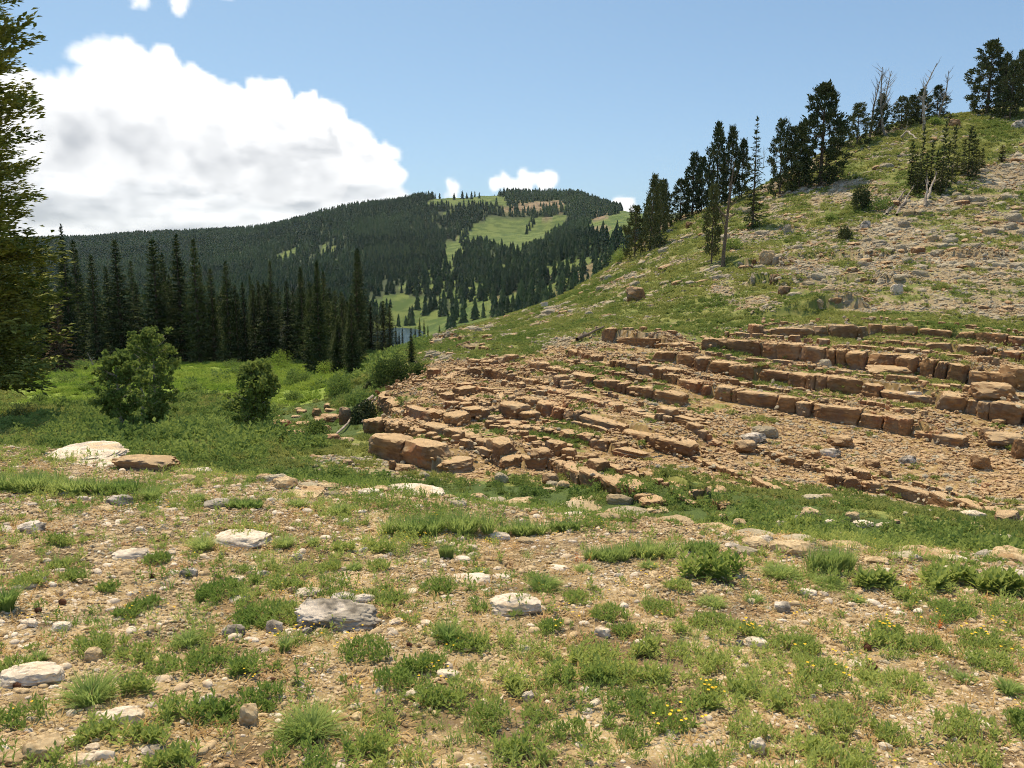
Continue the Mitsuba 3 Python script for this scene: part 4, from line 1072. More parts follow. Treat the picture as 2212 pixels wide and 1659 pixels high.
shrub(*q3(1340, 1275), 60, 26, 'green bush beside the fallen trunks', 'shrub_leaf', 19, 900, 0.14)
shrub(*q5(450, 1010), 62, 42, 'dark green juniper hanging over the end ledge', 'pine_needles', 20, 2600, 0.10)
shrub(*q5(480, 850), 40, 26, 'dark juniper top on the corner ledge', 'pine_needles', 21, 1500, 0.10)
timber('grey twisted dead root hanging from the end ledge', [(*q5(500, 900), .3), (*q5(440, 960), .35), (*q5(380, 1010), .2), (*q5(330, 1070), .1), (*q5(240, 1130), .05)], 0.07, seed=9, name='dead_root', cat='root')
timber('thin grey dead root beside the thicker one', [(*q5(520, 910), .3), (*q5(470, 980), .3), (*q5(430, 1040), .1)], 0.04, seed=10, name='dead_root', cat='root')

rb = np.random.default_rng(23)
for n in range(16):
    X, Y = rb.uniform(40, 800), rb.uniform(815, 945)
    if 180 < X < 420 and Y > 850 or 480 < X < 610:
        continue
    shrub(X, Y, rb.uniform(40, 85), rb.uniform(16, 34), 'low willow bush in the green hollow', 'shrub_leaf' if n % 3 else 'hill_leaf', 40 + n, 900, 0.10, 'willow bushes in the hollow')

# far woods on the hill beyond the lake
def far_conifer(seed, lean=0.0):
    rng = np.random.default_rng(seed)
    ms = []
    for k in range(7):
        z0, z1 = k / 7 * 0.93 + 0.02, k / 7 * 0.93 + 0.30
        r = (1 - k / 7) ** 0.8 * 0.5 + 0.05
        n = 9
        a = np.arange(n) * 6.283 / n + rng.uniform(0, 6)
        rr = r * rng.uniform(0.55, 1.25, n)
        v = np.vstack([np.stack([np.cos(a) * rr, np.sin(a) * rr, z0 + rng.normal(size=n) * 0.025], -1), [[0, 0, min(z1, 1.0)]]])
        ms.append((v, np.stack([np.arange(n), (np.arange(n) + 1) % n, np.full(n, n)], -1)))
    return joined(*ms)
for i in range(4):
    shapes(f'far_kind_{i}', crown=ply(far_conifer(500 + i), 'far_needles'))
rngf = np.random.default_rng(91)
n_try = 84000
az = rngf.uniform(-0.66, 0.17, n_try)
r_ = np.sqrt(rngf.uniform(330 ** 2, 2350 ** 2, n_try))
fx, fy = r_ * np.sin(az), r_ * np.cos(az)
w = wooded(fx, fy)
clump = vnoise(fx, fy, 55, 3, 71)
keep = (rngf.random(n_try) < w * np.clip(0.85 + np.where(w < 0.7, 4.0, 2.0) * clump, 0.10, 1) * np.where(r_ < 900, 0.85, 0.62)) & (height(fx, fy) > -44)
fx, fy, r_ = fx[keep], fy[keep], r_[keep]
extra = [at(x, y + 4) for x, y in [q9(*p) for p in [(722, 255), (730, 250), (738, 240), (728, 235), (742, 230), (735, 222), (720, 262), (1008, 245), (548, 310), (562, 312), (520, 175), (545, 150), (490, 152), (516, 150), (570, 148), (530, 150), (645, 145),
                                                    (624, 172), (548, 180), (470, 200), (485, 190), (500, 195), (525, 205), (600, 195), (620, 200), (690, 348), (700, 352), (680, 345), (665, 330), (655, 335), (645, 345), (635, 345), (625, 350), (495, 340), (485, 345), (500, 350), (510, 290), (518, 280), (525, 270), (530, 262), (540, 250), (510, 275), (515, 300), (545, 240), (870, 235), (880, 230), (862, 240), (840, 255), (850, 250)]]]
extra += [at(*q5(x, y)) for x, y in [(735, 420), (740, 425), (700, 430), (725, 415), (655, 435), (820, 365), (850, 340), (875, 330), (925, 360), (940, 370), (960, 470), (1000, 465), (1005, 350), (1015, 380), (1050, 410), (1060, 450), (1075, 440), (1090, 445), (1000, 400), (930, 330), (840, 350), (770, 330)]]
extra = np.array([p for p in extra if 330 < np.hypot(p[0], p[1]) < 2400])
fx, fy = np.concatenate([fx, extra[:, 0]]), np.concatenate([fy, extra[:, 1]])
special = np.concatenate([np.zeros(len(r_), bool), np.ones(len(extra), bool)])
fz = height(fx, fy)
size = rngf.uniform(9, 20, len(fx)) * np.interp(np.hypot(fx, fy), [400, 700, 1300], [0.95, 0.75, 0.85])
# single far trees stand out in the open; the rest read as one wood
dist = np.hypot(fx, fy)
tree = cKDTree(np.stack([fx, fy], -1))
alone = np.array([len(q) for q in tree.query_ball_point(np.stack([fx, fy], -1), 16)])
score = size / dist * np.where(special, 3, 1) * np.where(alone < 4, 1.6, 1)
chosen = set(np.argsort(-score)[:190].tolist())
count = 0
for i in range(len(fx)):
    m = frame(fx[i], fy[i], fz[i] - 0.4, rngf.uniform(0, 6), (size[i] * rngf.uniform(0.36, 0.52),) * 2 + (size[i],))
    if i in chosen:
        key = numbered('far_fir_tree')
        tag(key, 'small far fir on the open ground of the hill beyond the lake', 'fir tree', 'single firs on the far hill')
    else:
        count += 1
        key = f'far_forest__{count:05d}'
    scene[key] = copy_of(f'far_kind_{i % 4}', m)
stuff('far_forest', 'dark conifer forest covering the hill beyond the lake', 'forest')


# ------------------------------------------------------------------ small growth and loose stone
def scatter(key, kinds, x, y, size, rng, label, category, sink=0.0, slope=False, squash=None, turn=True):
    """copies of the kinds on the ground, all one stuff object"""
    z = height(x, y)
    pick = rng.integers(len(kinds), size=len(x))
    yaw = rng.uniform(0, 6.283, len(x)) if turn else np.zeros(len(x))
    if slope:
        e = 0.2
        tx = np.arctan((height(x, y + e) - height(x, y - e)) / (2 * e))
        ty = -np.arctan((height(x + e, y) - height(x - e, y)) / (2 * e))
    else:
        tx = ty = np.zeros(len(x))
    for i in range(len(x)):
        s = size[i] if squash is None else size[i] * squash[i]
        scene[f'{key}__{i + 1:05d}'] = copy_of(kinds[pick[i]], frame(x[i], y[i], z[i] - sink * size[i], yaw[i], s, (tx[i], ty[i])))
    stuff(key, label, category)

def fan(n, a0, a1, d0, d1, rng, power=1.0):
    """points over a sector of ground; power 2 spreads them evenly by area, 1 favours what is near"""
    a = rng.uniform(a0, a1, n)
    d = (rng.uniform(d0 ** power, d1 ** power, n)) ** (1 / power)
    return d * np.sin(a), d * np.cos(a)

rs = np.random.default_rng(17)
for i in range(4):
    shapes(f'thicket_kind_{i}', foliage=ply(bush(0.62, 0.55, 600 + i, 150, 0.13, lumps=9)[1], 'shrub_leaf'))
    shapes(f'meadow_kind_{i}', foliage=ply(joined(tuft(0.5, 0.5, 610 + i, 46, 0.030, 0.6), leaf_mat(0.42, 0.5, 615 + i, 54, 0.16, 0.35)), 'meadow_leaf'))
    shapes(f'hill_plant_kind_{i}', foliage=ply(joined(leaf_mat(0.24, 0.26, 620 + i, 54, 0.10, 0.36), tuft(0.26, 0.2, 626 + i, 14, 0.014)), 'hill_leaf'))
    shapes(f'scree_kind_{i}', stone=ply(rock(630 + i, 1, 7.0, 11, 0.16), 'rust_stone'))
    shapes(f'pale_scree_kind_{i}', stone=ply(rock(640 + i, 1, 6.0, 11, 0.16), 'pale_stone'))
def grit(seed, n, spread, lo, hi):
    """a hand's breadth of loose grit"""
    rng = np.random.default_rng(seed)
    bits = []
    for k in range(n):
        v, f = PIPS[rng.integers(6)]
        s = lo + (hi - lo) * rng.random() ** 3
        q = rng.normal(size=2) * spread
        bits.append((v * s * [rng.uniform(0.9, 1.8), rng.uniform(0.8, 1.2), rng.uniform(0.4, 0.8)] @ frame(0, 0, 0, rng.uniform(0, 6))[:3, :3].T + [q[0], q[1], 0.1 * s], f))
    return joined(*bits)
PIPS = [rock(790 + i, 0, 3.0, 4, 0.2) for i in range(6)]
for i in range(4):
    shapes(f'chip_kind_{i}', stone=ply(grit(810 + i, 15, 0.30, 0.05, 0.17), 'rust_stone'))
    shapes(f'pale_chip_kind_{i}', stone=ply(grit(820 + i, 15, 0.30, 0.05, 0.17), 'pale_stone'))
x, y = fan(30000, -0.70, 0.70, 6, 105, rs, 1.15)
ok = ~inside(HILL, x, y) & (on_knoll(x, y) < 0.85) & (height(x, y) > -15)
x, y = x[ok], y[ok]
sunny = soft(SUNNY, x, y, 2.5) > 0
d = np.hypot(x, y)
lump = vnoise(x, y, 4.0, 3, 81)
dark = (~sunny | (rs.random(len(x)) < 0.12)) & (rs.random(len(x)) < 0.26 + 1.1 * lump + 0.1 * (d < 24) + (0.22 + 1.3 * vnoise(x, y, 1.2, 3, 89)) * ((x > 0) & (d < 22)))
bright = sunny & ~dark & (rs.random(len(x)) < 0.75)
size = np.interp(d, [7, 12, 20, 30, 50], [0.22, 0.34, 0.55, 0.95, 1.0]) * np.clip(0.95 + 1.6 * lump, 0.5, 1.8) * rs.uniform(0.55, 1.35, len(x))
size *= np.where((x > 0) & (d < 22), 1.25, 1)
in_rubble = soft(RUBBLE, x, y, 0.8) > 0
size *= np.where(in_rubble, 0.4, 1)
bare_ = in_rubble & (rs.random(len(x)) < 0.6)
dark, bright = dark & ~bare_, bright & ~bare_
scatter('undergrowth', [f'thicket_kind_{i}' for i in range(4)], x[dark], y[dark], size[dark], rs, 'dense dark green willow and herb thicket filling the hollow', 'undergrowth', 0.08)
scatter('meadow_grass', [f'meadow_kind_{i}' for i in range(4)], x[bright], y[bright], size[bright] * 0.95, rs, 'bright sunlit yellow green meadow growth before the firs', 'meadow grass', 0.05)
mid = ~sunny & ~dark & ~bare_ & (rs.random(len(x)) < np.where((x > 0) & (d < 22), 0.5 + 1.5 * vnoise(x, y, 1.5, 3, 90), 0.85))
scatter('hollow_grass', [f'hill_plant_kind_{i}' for i in range(4)], x[mid], y[mid], size[mid] * 2.0, rs, 'shorter green grass and herbs between the thickets of the hollow', 'grass', 0.05)

# hillside
x, y = fan(60000, -0.32, 0.68, 8.5, 112, rs, 1.15)
ok = inside(HILL, x, y)
x, y = x[ok], y[ok]
g = greenness(x, y)
d = np.hypot(x, y)
grow = rs.random(len(x)) < np.clip((g - 0.22) * 1.5, 0.03, 1) * 0.72
gx_, gy_ = x[grow], y[grow]
scatter('hillside_grass', [f'hill_plant_kind_{i}' for i in range(4)], gx_, gy_, rs.uniform(0.55, 1.35, len(gx_)) * np.interp(np.hypot(gx_, gy_), [14, 30, 100], [0.7, 1.0, 1.9]), rs, 'patchy green grass and herbs over the stony hillside', 'grass', 0.06)
stony = rs.random(len(x)) < np.clip(0.80 - 0.95 * g + 1.1 * vnoise(x, y, 2.5, 3, 83), 0.02, 1) * np.where(np.hypot(x, y) < 40, 0.55, 0.66)
sx_, sy_ = x[stony], y[stony]
ss = 0.05 + 0.26 * rs.random(len(sx_)) ** 3.8
ss *= np.interp(np.hypot(sx_, sy_), [14, 35, 60, 100], [0.75, 1.0, 2.1, 2.8])
fine_ = ss < np.percentile(ss, 78)  # the small stuff comes as patches of chips
ss = np.where(fine_, rs.uniform(0.7, 1.3, len(ss)) * np.interp(np.hypot(sx_, sy_), [14, 35, 60, 100], [0.8, 1.0, 1.4, 1.9]), ss)
rusty_here = np.zeros(len(sx_))
for v, p in BARE[:2] + BARE[4:]:
    rusty_here = np.maximum(rusty_here, soft(p, sx_, sy_, 1.5))
rust = rs.random(len(sx_)) < np.where(rusty_here > 0, 0.85, 0.22)
sq = np.stack([rs.uniform(0.9, 1.6, len(sx_)), rs.uniform(0.7, 1.1, len(sx_)), rs.uniform(0.35, 0.75, len(sx_))], -1)
# the largest stones are things of their own
order = np.argsort(-(np.where(fine_, 0, ss) / np.hypot(sx_, sy_)))
single = np.zeros(len(sx_), bool)
single[order[:170]] = True
for sel, kinds, key, lab in [(rust & ~single & ~fine_, 'scree_kind', 'rust_scree', 'rust brown broken stones littering the ledged slope'), (~rust & ~single & ~fine_, 'pale_scree_kind', 'pale_scree', 'pale grey tan rubble strewn over the upper slope'),
                              (rust & fine_, 'chip_kind', 'rust_chips', 'small rust brown chips covering the ledged slope'), (~rust & fine_, 'pale_chip_kind', 'pale_chips', 'small pale chips covering the upper slope')]:
    if key.endswith('chips'):
        scatter(key, [f'{kinds}_{i}' for i in range(4)], sx_[sel], sy_[sel], ss[sel], rs, lab, 'scree', 0.0, True)
        continue
    scatter(key, [f'{kinds}_{i}' for i in range(4)], sx_[sel], sy_[sel], ss[sel], rs, lab, 'scree', -0.06, True, sq[sel])
def boulder(x, y, w, d, h, look, label, kin=None, name='boulder', cat='boulder', k=None, yaw=None, sink=0.28, tilt=(0, 0), shape=None):
    key = numbered(name)
    z = float(height(np.array([x]), np.array([y]))[0])
    s = shape or STONES[look][len(key) * 7 % 5 if k is None else k % 5]
    scene[key] = put(s, frame(x, y, z + h * (0.5 - sink), rs.uniform(-0.4, 0.4) if yaw is None else yaw, (w, d, h), tilt))
    tag(key, label, cat, kin)
    return key
for n, i in enumerate(np.where(single)[0]):
    q = lay(np.array([sx_[i]]), np.array([sy_[i]]), 0)
    look = 'rust_stone' if rust[i] else 'pale_stone'
    w, dp, hh = ss[i] * sq[i] * [1, 1, 1.25]
    boulder(sx_[i], sy_[i], w * 1.1, dp * 1.1, hh, look, 'rust brown loose block lying on the ledged slope' if rust[i] else 'pale loose stone lying on the hillside', 'rust brown loose blocks' if rust[i] else 'pale loose stones', k=n, tilt=(q[0] * .7, q[1] * .7))

taken = {}
for key in [k for k in labels if labels[k].get('group') in ('rust brown loose blocks', 'pale loose stones')]:
    M = np.array(T4(scene[key]['to_world']).matrix).reshape(4, 4)
    gap, lab = min((np.min(np.linalg.norm(feet[:, :2] - M[:2, 3], axis=1)), lab) for lab, feet, tall in ledge_lines)
    size_ = np.linalg.norm(M[:3, 0])
    if gap < 3 and size_ > taken.get(lab, (0,))[0]:
        taken[lab] = (size_, key)
for lab, (_, key) in taken.items():
    if len(lab.split()) <= 10:
        labels[key]['label'] = 'largest loose stone beside the ' + lab

def pine_cone(seed):
    rng = np.random.default_rng(seed)
    v, f = rock(seed, 2, 2.2, 0, 0.05)
    n = 90
    u = np.arange(n) / n
    a = np.arange(n) * 2.4
    r = np.sin(np.pi * (0.1 + 0.85 * u)) * 0.42
    b = np.stack([(u - 0.5) * 0.9, r * np.cos(a), r * np.sin(a)], -1)
    out = np.stack([-0.35 + 0 * u, np.cos(a), np.sin(a)], -1)
    return joined((v * [0.95, 0.8, 0.8], f), sprigs(b, out, 0.22, 0.22, np.array([[-1.0, 0, 0]] * n), 0.1))
CONES = [ply(pine_cone(5), 'cone_scale'), ply(pine_cone(6), 'cone_scale')]

def seen_rock(fn, x, yb, w, h, look, label, k=None, deep=None, name='rock', cat='rock', sink=0.28, yaw=None, shape=None):
    """a stone whose foot is seen at (x, yb), w and h wide and high there"""
    f = 0.3551 if fn in (q3, q4, q5, q6, q2) else (0.4972 if fn is q7 else 0.5028)
    X, Y = fn(x, yb)
    foot = at(X, Y)
    dist = np.hypot(foot[0], foot[1])
    mw, mh = w * f / FOC * dist, h * f / FOC * dist
    md = mw * (0.75 if deep is None else deep)
    mh = max(mh - 0.0, 0.02)
    # part of the height that shows is the top seen from above
    down = (EYE - foot[2]) / dist
    mh = max((mh - md * 0.5 * down) / 0.9, mh * 0.35)
    u = np.array([foot[0], foot[1]]) / dist
    return boulder(foot[0] + u[0] * md * 0.42, foot[1] + u[1] * md * 0.42, mw, md, mh / (1 - sink), look, label, None, name, cat, k, yaw, sink, shape=shape)

# loose blocks that stand out on the slope
for args in [(q6, 2150, 1040, 150, 110, 'rust_stone', 'largest squared brown block at the edge of the view among the ledges'), (q6, 2020, 1105, 235, 95, 'rust_stone', 'long squared brown block lying in front of the largest block'),
             (q6, 2100, 1400, 210, 75, 'rust_stone', 'flat topped block low at the edge of the slope'), (q6, 1945, 1530, 105, 78, 'rust_stone', 'cube shaped rust block alone on the rubble'), (q6, 1990, 1350, 95, 65, 'rust_stone', 'small upright block above the flat topped one'),
             (q6, 2190, 1465, 90, 100, 'rust_stone', 'tall block standing at the lower edge of the slope'), (q6, 1435, 465, 59, 51, 'white_stone', 'pale boulder gleaming on the upper rubble'), (q6, 520, 1430, 150, 75, 'rust_stone', 'brown block under a dark grey slab'),
             (q6, 560, 1365, 140, 50, 'grey_stone', 'dark grey slab resting on a brown block'), (q6, 1095, 1395, 150, 65, 'rust_stone', 'dark brown rounded boulder on the bare slope'), (q6, 925, 1460, 100, 50, 'rust_stone', 'brown angular boulder left of a grey one'),
             (q6, 1030, 1450, 110, 45, 'grey_stone', 'grey flat boulder beside a brown angular one'), (q6, 1500, 1500, 85, 45, 'grey_stone', 'grey boulder on the orange rubble'), (q6, 1290, 1520, 90, 50, 'rust_stone', 'brown block with a flat sunlit top on the rubble'),
             (q6, 1370, 1580, 70, 50, 'rust_stone', 'small dark block above the straight ledge'), (q6, 1540, 1120, 75, 30, 'white_stone', 'pale flat stone under the wall of tall blocks'), (q6, 1005, 905, 65, 40, 'pale_stone', 'round pale stone in the grass before the wall'),
             (q6, 1400, 960, 260, 60, 'rust_stone', 'long flat slab leaning on the pale brown wall'), (q6, 640, 1330, 150, 60, 'pale_stone', 'pale triangular slab above the dark grey slab'),
             (q5, 1580, 1400, 110, 75, 'rust_stone', 'tilted reddish flat stone by the gully'), (q5, 1600, 1415, 90, 40, 'pale_stone', 'pale flat stone in front of the tilted reddish one'), (q5, 1575, 1445, 85, 30, 'tan_stone', 'thin tan slab lowest in the gully pile'),
             (q5, 1470, 1300, 50, 40, 'grey_stone', 'small white grey round stone beside the low blocks'), (q5, 1530, 1285, 150, 75, 'rust_stone', 'smooth brown block behind the grey round stone'), (q5, 1830, 1265, 95, 60, 'rust_stone', 'squared block alone above the rubble'),
             (q5, 815, 1365, 75, 42, 'pale_stone', 'pale pink topped stone in the grass under the corner ledge'), (q5, 700, 1330, 125, 60, 'rust_stone', 'flat red topped stone under the corner ledge'), (q5, 620, 1310, 50, 60, 'rust_stone', 'upright red stone under the corner ledge'),
             (q5, 350, 1280, 65, 35, 'rust_stone', 'orange stone on the bare ground left of the corner ledge'), (q5, 160, 985, 55, 50, 'rust_stone', 'red stone perched on another at the meadow edge'), (q5, 165, 1020, 50, 35, 'rust_stone', 'stone carrying the perched red one'),
             (q5, 250, 1020, 140, 55, 'rust_stone', 'long rust slab left of the end ledge'), (q5, 200, 1075, 90, 40, 'rust_stone', 'dark red stone left of the dead root'), (q5, 20, 1110, 130, 50, 'rust_stone', 'flat orange slab at the edge of the thicket'),
             (q5, 335, 1030, 80, 100, 'rust_stone', 'squared dark block leaning at the end of the outcrop'), (q5, 260, 1130, 80, 40, 'rust_stone', 'rounded red stone under the dead root'), (q5, 340, 1140, 90, 30, 'tan_stone', 'low tan stone in front of the dead root'),
             (q4, 1720, 1505, 110, 60, 'rust_stone', 'rounded layered red boulder alone in the thicket'), (q4, 1805, 1435, 60, 18, 'rust_stone', 'small red slab behind the layered boulder'), (q3, 175, 1385, 45, 28, 'rust_stone', 'small brown boulder on the grass of the ridge'),
             (q3, 775, 1425, 43, 45, 'pale_stone', 'upright grey stone on the green strip'), (q3, 2180, 790, 64, 33, 'grey_stone', 'dark outcrop boulder at the top edge of the ridge'), (q3, 1790, 780, 60, 35, 'rust_stone', 'brown rock on the grass near the skyline'),
             (q3, 2150, 1350, 86, 33, 'pale_stone', 'grey boulder with a rusty cap at the edge of the upper slope'), (q3, 1245, 1395, 50, 36, 'grey_stone', 'grey boulder under the lone juniper bush'), (q3, 650, 1610, 90, 60, 'tan_stone', 'tan squared boulder below the spruce'),
             (q5, 2100, 285, 120, 80, 'rust_stone', 'brown boulder lifted from the grassy slope'), (q5, 1545, 325, 40, 35, 'white_stone', 'white pointed stone on the grassy slope')]:
    seen_rock(*args, name='boulder', cat='boulder')

px_ = GULLY.bounds
made = 0
while made < 42:
    x0, y0 = rs.uniform(px_[0], px_[2]), rs.uniform(px_[1], px_[3])
    if inside(GULLY, x0, y0) and x0 > -1:
        made += 1
        w = 0.10 + 0.30 * rs.random() ** 2
        boulder(x0, y0, w, w * rs.uniform(0.6, 0.9), w * rs.uniform(0.4, 0.75), ['tan_stone', 'pale_stone', 'rust_stone', 'tan_stone'][made % 4], 'stone lying among the gully plants below the ledges', 'stones among the gully plants', k=made, yaw=rs.uniform(-0.6, 0.6), sink=0.12)
px_ = RUBBLE.bounds
for n in range(70):
    x0, y0 = rs.uniform(px_[0], px_[2]), rs.uniform(px_[1], px_[3])
    if not inside(RUBBLE, x0, y0):
        continue
    w = 0.14 + 0.5 * rs.random() ** 2.5
    boulder(x0, y0, w, w * rs.uniform(0.6, 0.9), w * rs.uniform(0.3, 0.6), 'rust_stone', 'rust brown rubble stone at the meadow end of the outcrop', 'rubble stones at the meadow end', shape=BLOCKS[n % 18], yaw=rs.uniform(-0.6, 0.6), tilt=(rs.normal() * 0.08, rs.normal() * 0.08))

